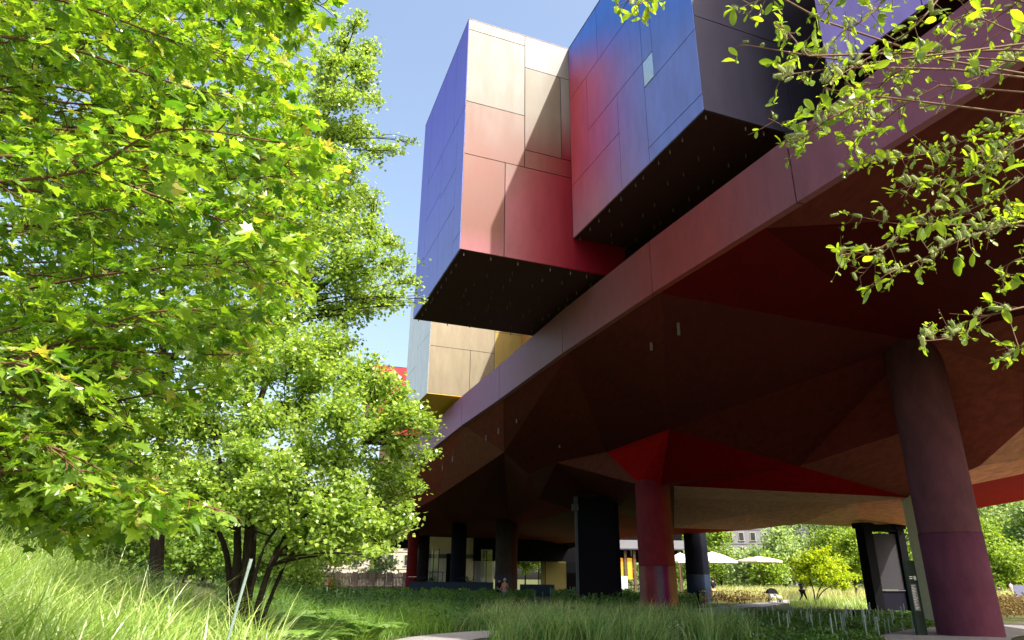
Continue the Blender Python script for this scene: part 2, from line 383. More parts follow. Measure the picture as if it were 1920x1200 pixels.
def under(box, ON, OF, IF, IN, zb, nrow, ncol, seed):
    pts = [np.array(p, float) for p in (ON, IN, IF, OF)]
    c = sum(pts) / 4
    ins = [p + (c - p) * 0.012 for p in pts]
    V = [[p[0], p[1], zb] for p in ins] + [[p[0], p[1], zb + 0.028] for p in ins]
    s = obj('underside', mesh('underside', V, [[[3, 2, 1, 0], [4, 5, 6, 7], [0, 1, 5, 4], [1, 2, 6, 5], [2, 3, 7, 6], [3, 0, 4, 7]]], MT['under']), box)
    r = np.random.default_rng(seed)
    pm = MB().lathe((0, 0, 0), [(0.010, 0.0), (0.010, -0.05), (0.022, -0.055), (0.022, -0.15), (0.012, -0.17)], 6).mesh('drip_pin', MT['pin'])
    for i in range(nrow):
        for j in range(ncol):
            if not (i in (0,) or j in (0,)) and r.random() < 0.22: continue
            s_ = (i + (0.12 if i == 0 else r.uniform(0.2, .8))) / nrow; t_ = (j + (0.2 if j == 0 else r.uniform(0.2, .8))) / ncol
            s_ = np.clip(s_, 0.02, .98); t_ = np.clip(t_, .02, .98)
            p = (1 - s_) * (1 - t_) * pts[0] + (1 - s_) * t_ * pts[1] + s_ * t_ * pts[2] + s_ * (1 - t_) * pts[3]
            obj('drip_pin', pm, box, Matrix.Translation((p[0], p[1], zb)))

def mixc(a, b, t): t = float(np.clip(t, 0, 1)); return tuple(x * (1 - t) + y * t for x, y in zip(a, b))
def const(c): return lambda a, z: c
# --- first projecting box: cream to red side, violet outer face
b1 = dict(ON=(-1.82, 21.11), OF=(-4.35, 28.03), IF=(3.6, 31.1), IN=(6.1, 24.25))
ZB1, ZT1 = 12.2, 22.35
box1 = box_part('projecting_box', **b1, zb=ZB1, zt=ZT1, label='projecting box with a cream to red side and a violet outer face')
K = 0.19
CR1 = lin(228, 215, 195, K); CR2 = lin(246, 240, 232, K); TAN = lin(222, 204, 178, K); SAL = lin(236, 150, 128, K); SAL2 = lin(214, 128, 112, K); PINKW = lin(222, 172, 152, K)
DRED = (0.15, 0.002, 0.009); MAUVE = (0.26, 0.085, 0.10); RED = (0.21, 0.010, 0.022)  # print reds, darkened to paint in the shadow cast across this side
side1 = [
    (0, 2.41, 21.85, 22.35, lambda a, z: mixc(lin(230, 208, 182, K), CR2, a / 2.4)),
    (0, 2.41, 18.42, 21.85, lambda a, z: mixc(lin(220, 208, 188, K), lin(228, 218, 200, K), a / 2.4 * 0.6 + (z - 18.4) / 9)),
    (0, 2.41, 16.09, 18.42, lambda a, z: mixc(SAL, mixc(lin(212, 158, 136, K), lin(226, 184, 158, K), a / 2.4), (z - 16.1) / 2.3)),
    (0, 1.63, 12.2, 16.09, lambda a, z: mixc(MAUVE, SAL, (z - 12.2) / 1.0)),
    (1.63, 6.6, 12.2, 16.09, lambda a, z: mixc(mixc(MAUVE, lin(222, 176, 150, K), (z - 14.2) / 1.8), mixc(RED, DRED, (a - 3.2) / 1.6), (a - 1.8) / 1.5)),
    (2.41, 6.6, 16.09, 16.87, lambda a, z: mixc(SAL, DRED, (a - 2.6) / 1.7)),
    (2.41, 3.97, 16.87, 20.77, lambda a, z: mixc(SAL2, mixc(lin(226, 208, 180, K), lin(206, 190, 162, K), (z - 18.8) / 1.8), (z - 17.0) / 1.4)),
    (3.97, 6.6, 16.87, 20.77, lambda a, z: mixc(DRED, CR2, (z - 17.2) / 2.0)),
    (2.41, 6.6, 20.77, 22.35, const(CR2)),
]
clad(box1, b1['ON'], b1['IN'], ZB1, ZT1, side1, None)
VIO = (0.155, 0.15, 0.74); VIO2 = (0.20, 0.215, 0.78); VIO3 = (0.28, 0.31, 0.82)
def vio(a, z): return mixc(VIO3, mixc(VIO2, VIO, (z - 17) / 5), (z - 12) / 5)
clad(box1, b1['OF'], b1['ON'], ZB1, ZT1, [
    (0, 1.5, 14.55, 22.35), (0, 1.5, 12.2, 14.55), (1.5, 4.05, 18.2, 22.35), (4.05, 5.78, 18.2, 22.35), (5.78, 7.4, 18.2, 22.35),
    (1.5, 4.05, 16.3, 18.2), (4.05, 6.35, 16.05, 18.2), (6.35, 7.4, 12.9, 18.2), (1.5, 4.05, 14.4, 16.3), (4.05, 6.35, 14.4, 16.05),
    (1.5, 4.05, 12.2, 14.4), (4.05, 6.35, 12.2, 14.4), (6.35, 7.4, 12.2, 12.9)], vio)
under(box1, **b1, zb=ZB1, nrow=11, ncol=9, seed=3)
# --- second box: blue to red outer face, dark near end
s = 1.12
b2 = dict(ON=(5.115, 15.18), OF=(2.25, 22.69), IF=(9.4, 25.4), IN=(12.2, 17.9))
ZB2, ZT2 = 13.47, 22.32
box2 = box_part('projecting_box', **b2, zb=ZB2, zt=ZT2, label='projecting box with a blue and red outer face above the red beam')
RB = (0.62, 0.083, 0.11); PU = (0.33, 0.14, 0.46); BL = (0.065, 0.20, 0.74); GB = (0.18, 0.235, 0.62); TP = (0.42, 0.19, 0.24)
def face2(a, z):
    t = (a - 0.4) / 5.2; h = (z - ZB2) / (ZT2 - ZB2)
    low = mixc(mixc(RB, PU, t * 1.35), GB, t * 1.9 - 0.85); low = mixc(TP if a < 2 else mixc(TP, GB, (a - 2) / 4), low, h * 3.2)
    return mixc(low, BL, (h - 0.80 + 0.065 * a) / 0.22)
def cutface(rects): return rects
clad(box2, b2['OF'], b2['ON'], ZB2, ZT2, [
    (0, 2.42, 19.75, 22.32), (2.42, 5.32, 19.75, 22.32), (5.32, 5.9, 17.25, 22.32), (5.9, 8.1, 16.25, 22.32),
    (0, 1.47, 15.7, 19.75), (1.47, 5.32, 17.28, 19.75), (1.47, 3.64, 15.7, 17.28), (3.64, 5.32, 13.47, 17.28),
    (0, 3.64, 13.47, 15.7), (5.32, 8.1, 14.0, 16.25), (5.32, 8.1, 13.47, 14.0)], face2)
# small window in that face
eb = (np.array(b2['ON']) - np.array(b2['OF'])); eb /= np.linalg.norm(eb); ob = np.array([eb[1], -eb[0], 0])
Pw = lambda a, z: np.array([*(np.array(b2['OF']) + eb * a), z]) - ob * 0.03
quad_panel('window', Pw(5.33, 16.28), Pw(5.89, 16.28), Pw(5.89, 17.24), Pw(5.33, 17.24), ob, 0.034, lambda a, b: (0.42, 0.60, 0.86), box2, paint('pale_blue_pane', (0.42, 0.6, 0.86), 0.12, 0.6), (2, 2))
NAV = (0.055, 0.050, 0.085)
clad(box2, b2['ON'], b2['IN'], ZB2, ZT2, [(0, 3.13, 13.47, 16.75), (3.13, 7.6, 13.47, 16.75), (0, 6.8, 16.75, 19.4), (6.8, 7.6, 16.75, 19.4), (0, 4.0, 19.4, 22.32), (4.0, 7.6, 19.4, 22.32)],
     lambda a, z: mixc(NAV, (0.035, 0.032, 0.05), a / 5))
under(box2, **b2, zb=ZB2, nrow=11, ncol=9, seed=4)
# --- third box, violet, mostly behind the willow
b3 = dict(ON=(11.2, 7.0), OF=(7.906, 13.857), IF=(14.5, 17.0), IN=(17.8, 10.2))
box3 = box_part('projecting_box', **b3, zb=13.47, zt=24.0, label='violet projecting box behind the willow twigs')  # top, out of view, raised to shade the second box's near end
clad(box3, b3['OF'], b3['ON'], 13.47, 24.0, [(0, 2.5, 13.47, 17.5), (2.5, 5.2, 13.47, 16.2), (5.2, 7.7, 13.47, 18.6), (0, 2.5, 17.5, 24), (2.5, 5.2, 16.2, 24), (5.2, 7.7, 18.6, 24)], lambda a, z: (0.34, 0.25, 0.66))
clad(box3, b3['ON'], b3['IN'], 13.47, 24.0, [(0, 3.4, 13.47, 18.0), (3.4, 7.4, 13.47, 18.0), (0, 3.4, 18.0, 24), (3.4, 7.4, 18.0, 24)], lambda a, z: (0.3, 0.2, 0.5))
under(box3, **b3, zb=13.47, nrow=8, ncol=7, seed=5)
# --- cream box beyond, pale blue outer face
b0 = dict(ON=(-5.16, 40.77), OF=(-7.55, 47.3), IF=(-0.6, 50.0), IN=(1.5, 43.4))
box0 = box_part('projecting_box', **b0, zb=12.2, zt=20.5, label='cream projecting box with a pale blue outer face')
CB = (0.22, 0.185, 0.125); CY = (0.34, 0.25, 0.075)  # cream darkened in colour to stand in for shade on this side
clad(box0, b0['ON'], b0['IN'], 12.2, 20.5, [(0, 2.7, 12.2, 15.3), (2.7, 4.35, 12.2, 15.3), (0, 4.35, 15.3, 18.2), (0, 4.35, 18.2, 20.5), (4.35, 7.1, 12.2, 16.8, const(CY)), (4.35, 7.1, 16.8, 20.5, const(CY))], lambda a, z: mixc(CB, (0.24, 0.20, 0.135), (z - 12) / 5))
clad(box0, b0['OF'], b0['ON'], 12.2, 20.5, [(0, 3.2, 12.2, 15.0), (3.2, 6.95, 12.2, 16.2), (0, 3.2, 15.0, 20.5), (3.2, 6.95, 16.2, 20.5)], lambda a, z: (0.86, 0.87, 0.89))
p_ = paint('ochre_underside', (0.80, 0.50, 0.04), 0.6)
pts0 = [b0['ON'], b0['IN'], b0['IF'], b0['OF']]
obj('underside', mesh('underside', [[*q, 12.19] for q in pts0] + [[*q, 12.225] for q in pts0], [[[3, 2, 1, 0], [4, 5, 6, 7], [0, 1, 5, 4], [1, 2, 6, 5], [2, 3, 7, 6], [3, 0, 4, 7]]], p_), box0)
# --- red box farthest along
q1 = aty(693, 850, 62.0)
bf = dict(ON=(-12.6, 60.0), OF=(-14.6, 66.0), IF=(-8.2, 68.2), IN=(-6.2, 62.2))
boxf = box_part('projecting_box', **bf, zb=13.6, zt=19.8, label='red projecting box far along the facade behind the tree')
clad(boxf, bf['ON'], bf['IN'], 13.6, 19.8, [(0, 3, 13.6, 17), (3, 6.8, 13.6, 17), (0, 4, 17, 19.8), (4, 6.8, 17, 19.8)], lambda a, z: mixc((0.32, 0.04, 0.03), (0.26, 0.01, 0.025), a / 4))
clad(boxf, bf['OF'], bf['ON'], 13.6, 19.8, [(0, 3, 13.6, 17), (3, 6.4, 13.6, 17), (0, 6.4, 17, 19.8)], lambda a, z: (0.5, 0.06, 0.06))

# --- floor slab, set-back wall and roof above the beam
inner = [(x + 4.2 * 0.925, y + 4.2 * 0.37) for x, y in FASC]
right_in = [(x - 1.0, y) for x, y in RIGHT]
def prism(name, plan, z0, z1, mat, parent):
    n = len(plan); V = [[*p, z0] for p in plan] + [[*p, z1] for p in plan]
    F = [list(range(n))[::-1], list(range(n, 2 * n))] + [[i, (i + 1) % n, n + (i + 1) % n, n + i] for i in range(n)]
    return obj(name, mesh(name, V, group_faces(F), mat), parent)
slab_in = [(x + 0.25 * 0.925, y + 0.25 * 0.37) for x, y in FASC]
prism('floor_slab', slab_in[::-1][::-1] + RIGHT[::-1], 10.6, 11.72, MT['core'], MUS)
prism('gallery_wall', inner + right_in[::-1], 11.73, 20.4, MT['body'], MUS)
prism('roof', inner + right_in[::-1], 20.41, 20.9, MT['roof'], MUS)
# unseen far fascia, added so no light enters between slab and soffit
rp = [(11.8, 3.1)] + RIGHT + [(-24.5, 106.0)]
mbk = MB()
for a, b in zip(rp[:-1], rp[1:]):
    a = np.array(a); b = np.array(b); d = (b - a) / np.linalg.norm(b - a); n_ = np.array([d[1], -d[0]]) * 0.08
    lo = 9.8 if a[1] < 23 else 5.6
    mbk.hexa([[*(a), lo], [*(b), lo], [*(b + n_), lo], [*(a + n_), lo]], [[*(a), 11.7], [*(b), 11.7], [*(b + n_), 11.7], [*(a + n_), 11.7]])
mbk.build('added_rear_fascia', MT['core'], MUS)

# --- the beam (fascia) in long panels
def fcol(y):
    ys = [3, 12, 14.5, 17.0, 19.0, 21.5, 25.5, 29, 33, 40, 60, 106]
    cs = [(150, 92, 112), (140, 84, 104), (122, 74, 84), (138, 62, 60), (134, 58, 56), (126, 74, 74), (122, 78, 80), (138, 88, 94), (160, 110, 142), (164, 112, 148), (170, 120, 152), (170, 120, 152)]
    return tuple(np.interp(y, ys, [lin(*c, 0.85)[k] for c in cs]) for k in range(3))
fj = [3.1, 9.0, 14.2, 19.75, 25.9, 33.5, 39.9, 49.0, 58, 67, 76, 85, 95, 106]
for y0, y1 in zip(fj[:-1], fj[1:]):
    ys = np.unique(np.concatenate([np.linspace(y0 + 0.02, y1 - 0.02, 7)]))
    P = np.stack([fasc_at(ys), ys], 1); n_ = np.array([-0.925, -0.37]); V = []; C = []
    for (x, y) in P:
        c = np.array(fcol(y))
        for off, z in ((0, 10.0), (0, 11.8), (-0.22, 11.8), (-0.22, 10.0)):
            V.append([x - n_[0] * -off * -1 * 1.0, y - n_[1] * -off * -1, z]); C.append(c)
    V = np.array(V); k = len(P); F = []
    for i in range(k - 1):
        for j in range(4):
            j2 = (j + 1) % 4; F.append([i * 4 + j, i * 4 + j2, (i + 1) * 4 + j2, (i + 1) * 4 + j])
    F += [[0, 1, 2, 3], [(k - 1) * 4 + j for j in (3, 2, 1, 0)]]
    obj('beam_panel', mesh('beam_panel', V, group_faces(F), MT['fascia'], colors=np.array(C)), MUS)
# thin dark ledge on top of the beam
mb = MB()
for (xa, ya), (xb, yb) in zip(FASC[:-1], FASC[1:]):
    mb.hexa([[xa + .05, ya, 11.8], [xb + .05, yb, 11.8], [xb + .5, yb + .18, 11.8], [xa + .5, ya + .18, 11.8]], [[xa + .05, ya, 11.93], [xb + .05, yb, 11.93], [xb + .5, yb + .18, 11.93], [xa + .5, ya + .18, 11.93]])
mb.build('beam_capping', paint('capping', (0.10, 0.02, 0.02), 0.5), MUS)

# --- folded soffit: vertices from sight lines at measured heights
def sv(x, y, z): return atz(x, y, z)
mcx, mcy = 7.25, 35.4
S = dict(F0=np.array([11.8, 3.1, 10]), f1=sv(1920, 125, 10), f2=sv(1434, 428, 10), f3=sv(1240, 550, 10), f4=sv(1067, 661, 10), f4b=sv(944, 749, 10), f5=sv(871, 799, 10), f6=sv(744, 898, 10),
         F7=np.array([-16.5, 82, 10.0]), F8=np.array([-24.5, 106, 10.0]), Q1=np.array([24, 14, 9.7]), Q2=np.array([25, 24, 8.6]), Q3=sv(1920, 938, 5.3), Q4=sv(1833, 953, 5.1),
         U=sv(1920, 400, 9.9), V1=sv(1920, 590, 9.4), c1=sv(1722, 640, 9.75), V3=sv(1920, 700, 8.2), V4=sv(1920, 800, 6.6), V5=sv(1920, 862, 5.8), V6=sv(1920, 888, 5.55),
         Y1=None, Y2=sv(1702, 808, 7.0), Y3=sv(1838, 873, 5.7), T=sv(1705, 933, 5.2), A=sv(1255, 805, 8.2), C=sv(1137, 848, 7.9), D=sv(945, 848, 8.5),
         Ml=sv(1198, 909, 6.15), Mf=sv(1238, 908, 6.1), Mr=sv(1264, 911, 6.15), g0=sv(1262, 934, 6.5), g1=sv(1600, 944, 5.35), h0=sv(1264, 990, 5.4), h1=sv(1397, 965, 5.5),
         e0=sv(1155, 1010, 5.3), e1=sv(1265, 1003, 5.1), e2=sv(1399, 994, 5.0), e3=sv(1500, 982, 4.95), e4=sv(1622, 989, 4.85), P0=sv(1662, 998, 4.7), P1=sv(1712, 982, 4.8),
         k1=sv(815, 935, 8.0), k2=sv(753, 970, 7.3), k3=sv(992, 889, 7.5), E=sv(1044, 867, 7.8), sl=sv(1075, 956, 6.4), sr=sv(1152, 960, 6.4),
         gc=sv(955, 990, 7.2), dk=sv(863, 1000, 6.9), rd=sv(775, 998, 6.4), B1=np.array([-22, 112, 7.2]), B2=np.array([6, 112, 6.6]), kk=sv(1010, 935, 7.0))
S['Y1'] = S['A'] * 0.45 + S['T'] * 0.55
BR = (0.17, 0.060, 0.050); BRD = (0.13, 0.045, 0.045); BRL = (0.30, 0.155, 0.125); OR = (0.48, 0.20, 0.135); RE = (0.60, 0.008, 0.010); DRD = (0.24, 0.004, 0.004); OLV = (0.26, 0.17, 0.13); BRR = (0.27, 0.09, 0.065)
facets = [
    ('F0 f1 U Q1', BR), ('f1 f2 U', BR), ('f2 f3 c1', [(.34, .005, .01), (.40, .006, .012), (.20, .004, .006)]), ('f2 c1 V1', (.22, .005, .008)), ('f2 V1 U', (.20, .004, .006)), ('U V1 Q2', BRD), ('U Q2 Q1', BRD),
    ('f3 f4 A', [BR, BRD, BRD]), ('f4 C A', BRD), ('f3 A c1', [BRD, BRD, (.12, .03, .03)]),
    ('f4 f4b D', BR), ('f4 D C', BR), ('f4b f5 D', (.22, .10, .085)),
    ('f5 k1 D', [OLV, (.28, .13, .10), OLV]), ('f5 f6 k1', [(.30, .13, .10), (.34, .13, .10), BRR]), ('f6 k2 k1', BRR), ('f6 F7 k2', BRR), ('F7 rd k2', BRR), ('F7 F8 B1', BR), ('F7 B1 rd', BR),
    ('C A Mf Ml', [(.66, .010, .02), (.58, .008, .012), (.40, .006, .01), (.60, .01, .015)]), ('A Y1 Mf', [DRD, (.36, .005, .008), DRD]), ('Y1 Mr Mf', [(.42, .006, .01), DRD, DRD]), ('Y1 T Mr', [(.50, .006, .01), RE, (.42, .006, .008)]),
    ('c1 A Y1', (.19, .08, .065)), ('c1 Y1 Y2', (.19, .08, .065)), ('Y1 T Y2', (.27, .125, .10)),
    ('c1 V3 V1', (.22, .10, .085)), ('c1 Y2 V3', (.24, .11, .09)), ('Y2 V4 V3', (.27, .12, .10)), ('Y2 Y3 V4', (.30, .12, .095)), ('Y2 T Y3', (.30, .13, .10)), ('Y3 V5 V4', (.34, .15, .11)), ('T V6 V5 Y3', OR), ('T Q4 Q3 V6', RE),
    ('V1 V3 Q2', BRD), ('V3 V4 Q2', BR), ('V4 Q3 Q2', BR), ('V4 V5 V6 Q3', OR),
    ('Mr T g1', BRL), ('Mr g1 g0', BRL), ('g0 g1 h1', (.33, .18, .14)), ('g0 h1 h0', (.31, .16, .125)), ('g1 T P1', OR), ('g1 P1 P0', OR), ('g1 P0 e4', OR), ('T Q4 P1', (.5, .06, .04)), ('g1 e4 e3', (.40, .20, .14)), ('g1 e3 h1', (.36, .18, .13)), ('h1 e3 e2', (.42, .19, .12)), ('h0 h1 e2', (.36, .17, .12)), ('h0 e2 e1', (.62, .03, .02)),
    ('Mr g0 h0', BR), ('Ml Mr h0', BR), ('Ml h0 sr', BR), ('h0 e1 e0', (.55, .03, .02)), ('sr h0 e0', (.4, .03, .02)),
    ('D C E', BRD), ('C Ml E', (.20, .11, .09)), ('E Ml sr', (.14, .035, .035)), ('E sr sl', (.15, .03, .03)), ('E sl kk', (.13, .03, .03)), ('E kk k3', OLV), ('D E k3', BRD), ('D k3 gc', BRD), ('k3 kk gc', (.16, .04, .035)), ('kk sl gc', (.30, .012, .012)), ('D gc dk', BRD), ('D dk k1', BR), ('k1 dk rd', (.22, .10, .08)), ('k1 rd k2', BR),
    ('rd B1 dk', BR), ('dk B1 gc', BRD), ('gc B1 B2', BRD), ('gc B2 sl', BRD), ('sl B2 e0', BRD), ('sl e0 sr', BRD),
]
FAC = []
for names, c in facets:
    P = np.array([S[k] for k in names.split()])
    cen = P.mean(0); C = np.array(c if isinstance(c, list) else [c] * len(P))
    if len(P) == 3: Fc = [[[0, 1, 2]]]
    else: Fc = [[[0, 1, 2, 3]]]
    # shrink a hair so that a joint shows, add a back sheet 6 cm above
    Q = P + (cen - P) / np.linalg.norm(cen - P, axis=1)[:, None] * 0.012
    n = len(P); far_ = any(k in names.split() for k in ('g0 g1 h0 h1 e1 e2 e3 e4 P0 P1 Q4 V5 V6'.split())); C = C * (np.array([0.56, 0.29, 0.28]) * (1.25 if far_ else 1.0) if not far_ or C.mean(0)[1] < 0.07 else 1.9) * (.85 if C.mean(0)[1] < 0.02 and 'f2' not in names else (.42 if C.mean(0)[1] < .02 else 1))  # far facets coloured brighter to stand in for bounced sunlight
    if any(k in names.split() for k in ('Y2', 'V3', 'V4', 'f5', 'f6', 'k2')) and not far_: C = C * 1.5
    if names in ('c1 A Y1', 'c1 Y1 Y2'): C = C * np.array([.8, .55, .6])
    C = C; V = np.vstack([Q, P + [0, 0, 0.06]]); F = [list(range(n)), [n + i for i in range(n)][::-1]] + [[i, (i + 1) % n, n + (i + 1) % n, n + i] for i in range(n)]
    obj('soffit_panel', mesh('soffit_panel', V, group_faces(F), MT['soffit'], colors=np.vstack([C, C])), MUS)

# --- columns
def soff_top(z): return z + 0.5
def column(cx, cy, r0, r1, zt, split, cup, clow, label, z0=-0.3):
    """round column, colour by angle; lower sleeve is its own part"""
    n = 40
    def ring_mesh(name, za, zb, ra, rb, cf, cap=False):
        V = []; C = []
        for z, r in ((za, ra), ((za + zb) / 2, (ra + rb) / 2), (zb, rb)):
            for k in range(n):
                t = 2 * math.pi * k / n; V.append([cx + r * math.cos(t), cy + r * math.sin(t), z]); C.append(np.array(cf(t)) * 0.26)
        F = [[i * n + k, i * n + (k + 1) % n, (i + 1) * n + (k + 1) % n, (i + 1) * n + k] for i in range(2) for k in range(n)]
        F.append([2 * n + k for k in range(n)])
        return mesh(name, V, group_faces(F), MT['column'], colors=np.array(C), smooth_=False)
    m = ring_mesh('column', split, zt, r0, r1, cup); m.polygons.foreach_set('use_smooth', np.array([True] * (2 * n) + [False]))
    o = obj('column', m, MUS); o['label'] = label
    m2 = ring_mesh('column_base', z0, split - 0.012, r0 + 0.012, r0 + 0.012, clow); m2.polygons.foreach_set('use_smooth', np.array([True] * (2 * n) + [False]))
    obj('column_base', m2, o)
    return o
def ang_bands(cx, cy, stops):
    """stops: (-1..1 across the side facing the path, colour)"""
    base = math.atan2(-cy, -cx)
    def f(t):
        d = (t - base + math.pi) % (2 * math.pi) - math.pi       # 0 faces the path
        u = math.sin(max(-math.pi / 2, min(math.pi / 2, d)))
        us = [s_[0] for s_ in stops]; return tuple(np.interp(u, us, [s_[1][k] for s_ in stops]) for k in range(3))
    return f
column(14.75, 23.9, 0.93, 0.93, 10.3, 3.15, lambda t: (0.40, 0.15, 0.20), lambda t: (0.38, 0.115, 0.20), 'tall dark plum column beside the sign totem')
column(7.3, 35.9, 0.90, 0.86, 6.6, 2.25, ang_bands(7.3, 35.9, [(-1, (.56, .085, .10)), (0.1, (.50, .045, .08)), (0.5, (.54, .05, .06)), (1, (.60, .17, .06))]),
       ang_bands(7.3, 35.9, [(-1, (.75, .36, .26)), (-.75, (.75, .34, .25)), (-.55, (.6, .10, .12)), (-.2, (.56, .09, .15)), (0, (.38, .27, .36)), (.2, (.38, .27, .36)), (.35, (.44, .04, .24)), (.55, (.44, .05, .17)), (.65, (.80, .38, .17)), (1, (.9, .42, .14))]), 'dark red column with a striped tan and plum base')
column(14.9, 57.6, .92, .88, 5.6, 2.05, lambda t: (0.020, 0.025, 0.05), lambda t: (0.05, 0.085, 0.16), 'black column with a slate blue base by the path')
column(-10.9, 81.0, 0.60, 0.58, 7.1, 1.7, lambda t: (0.42, 0.03, 0.025), lambda t: (0.42, 0.035, 0.05), 'slender red column at the edge of the building')
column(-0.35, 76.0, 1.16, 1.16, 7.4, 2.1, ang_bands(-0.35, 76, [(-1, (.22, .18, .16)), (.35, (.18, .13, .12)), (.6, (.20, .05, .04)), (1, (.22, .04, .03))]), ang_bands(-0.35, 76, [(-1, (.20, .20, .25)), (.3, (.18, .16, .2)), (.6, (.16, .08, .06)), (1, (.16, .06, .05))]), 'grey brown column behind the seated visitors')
column(-5.6, 79.0, 0.85, 0.85, 7.2, 1.6, lambda t: (0.02, 0.025, 0.05), lambda t: (0.02, 0.03, 0.07), 'navy column behind the low blue wall')
column(-11.7, 98.0, 0.75, 0.75, 7.2, 1.6, lambda t: (0.05, 0.04, 0.045), lambda t: (0.05, 0.04, 0.05), 'dark column behind the slender red column')

# cream pillar next to the plum column
q = atz(1772, 1178, 0)
cp = MB().hexa([[17.95, 31.2, -.5], [19.4, 30.9, -.5], [19.6, 32.2, -.5], [18.15, 32.5, -.5]], [[17.95, 31.2, 6.2], [19.4, 30.9, 6.2], [19.6, 32.2, 6.2], [18.15, 32.5, 6.2]]).build('column', paint('cream_coat', (0.60, 0.53, 0.37), 0.6), MUS)
cp['label'] = 'square cream pillar half hidden by the plum column'

# dark service shaft with steel flanges
sx, sy = atz(1115, 1116, 0)[0] * 0 + 5.72, 47.5
sh = MB().box((sx, sy, 3.3), (2.55, 1.6, 6.9)).build('service_shaft', MT['navy'], MUS); sh['label'] = 'black blue steel lift shaft between the grey and red columns'
for dx, w in ((-1.36, 0.16), (1.36, 0.14)):
    MB().box((sx + dx, sy - 0.72, 3.1), (w, 0.34, 6.5)).build('flange', MT['flange'] if dx < 0 else MT['navy'], sh)
MB().box((sx - 1.42, sy - 0.8, 6.05), (0.42, 0.5, 0.42)).box((sx - 1.36, sy - 0.8, 6.5), (0.26, 0.4, 0.5)).build('bracket', MT['flange'], sh)
for zz in (1.6, 3.3, 5.0):
    MB().box((sx, sy - 0.812, zz), (2.4, 0.02, 0.03)).build('seam', MT['black'], sh)

# portal frame with grey panel
pa, pb = aty(1643, 1137, 42.5), aty(1706, 1135, 42.5)
pc = (pa + pb) / 2; ax = np.array([1, 0.28, 0]); ax /= np.linalg.norm(ax); rzp = math.atan2(ax[1], ax[0])
W = np.linalg.norm(pb - pa) + .4
pf = MB().box((pc[0] - ax[0] * W / 2, pc[1] - ax[1] * W / 2, 2.35), (0.6, 0.7, 5.1), rzp).build('portal_frame', MT['black'], MUS); pf['label'] = 'black steel portal frame holding a grey panel'
MB().box((pc[0] + ax[0] * W / 2, pc[1] + ax[1] * W / 2, 2.35), (0.5, 0.7, 5.1), rzp).build('post', MT['black'], pf)
MB().box((pc[0], pc[1], 4.62), (W, 0.6, 0.4), rzp).box((pc[0] - ax[0] * W / 2, pc[1] - ax[1] * W / 2, 4.72), (.9, .8, 0.3), rzp).box((pc[0] + ax[0] * W / 2, pc[1] + ax[1] * W / 2, 4.72), (.8, .8, 0.3), rzp).build('crossbeam', MT['black'], pf)
MB().box((pc[0], pc[1], 2.75), (W - .55, 0.3, 3.1), rzp).build('grey_panel', MT['greypanel'], pf)
MB().box((pc[0], pc[1], 0.55), (W - .55, 0.3, 1.15), rzp).build('lower_panel', MT['navy'], pf)
MB().box((pc[0], pc[1] - .2, 1.16), (W - .55, 0.12, 0.05), rzp).build('rail', MT['flange'], pf)

# spotlights under the soffit
for (x, y, z, L_, r_) in [(1220, 632, 9.8, 0.5, 0.05), (1271, 602, 9.8, 0.5, 0.05), (969, 782, 9.4, 0.32, 0.05), (935, 803, 9.3, 0.32, 0.05), (912, 816, 9.3, 0.3, 0.05), (1049, 826, 8.6, 0.4, 0.05), (849, 856, 9.0, 0.35, 0.06), (830, 872, 8.9, 0.35, 0.05), (1003, 700, 9.8, 0.0, 0.0)]:
    if L_ == 0: continue
    p = atz(x, y, z)
    m = MB().tube([[p[0], p[1], z + 0.5], [p[0], p[1], z]], 0.012, 5).tube([[p[0], p[1], z], [p[0], p[1], z - L_]], r_, 10)
    m.build('spotlight', MT['lamp'], MUS)

# ------------------------------------------------------------------ foliage helpers
LEAF_KITE = (np.array([[0, 0, 0], [-0.5, 0.45, 0.10], [0, 1.0, -0.06], [0.5, 0.45, 0.10]]), np.array([[0, 1, 2], [0, 2, 3]]))
_mp = [(0, 0), (.22, .02), (.40, -.08), (.34, .16), (.62, .30), (.40, .40), (.48, .62), (.20, .56), (.16, .78), (0, 1.02)]
_pts = [(0.0, 0.30)] + [(x, y) for x, y in _mp] + [(-x, y) for x, y in _mp[1:-1][::-1]]
MAPLE = (np.array([[x, y, 0.22 * abs(x) - 0.10 * y * y] for x, y in _pts]), np.array([[0, i, i % (len(_pts) - 1) + 1] for i in range(1, len(_pts))]))
_ov = [(0, 0), (.10, .10), (.19, .32), (.235, .58), (.18, .83), (.05, .99)]
_ovp = [(0.0, 0.5)] + _ov + [(-x, y) for x, y in _ov[1:][::-1]]
OVAL = (np.array([[x, y, 0.25 * abs(x) - 0.08 * y * y] for x, y in _ovp]), np.array([[0, i, i % (len(_ovp) - 1) + 1] for i in range(1, len(_ovp))]))
def curled(t, a, b, c):
    V = t[0].copy(); x, y = V[:, 0], V[:, 1]; V[:, 2] = a * np.abs(x) + b * y * y + c * x * y + 0.05 * np.sin(9 * x + 5 * y); V[:, 0] *= 1 - .12 * abs(c); return (V, t[1])
def variants(t): return [t, curled(t, .45, -.32, .15), curled(t, -.15, -.22, -.3), curled(t, .1, .18, .35), curled(t, .6, -.1, 0.)]
def unit(v): return v / (np.linalg.norm(v, axis=-1, keepdims=True) + 1e-9)
def frames(D, Nn):
    D = unit(D); X = unit(np.cross(D, Nn)); Z = np.cross(X, D); return X, D, Z
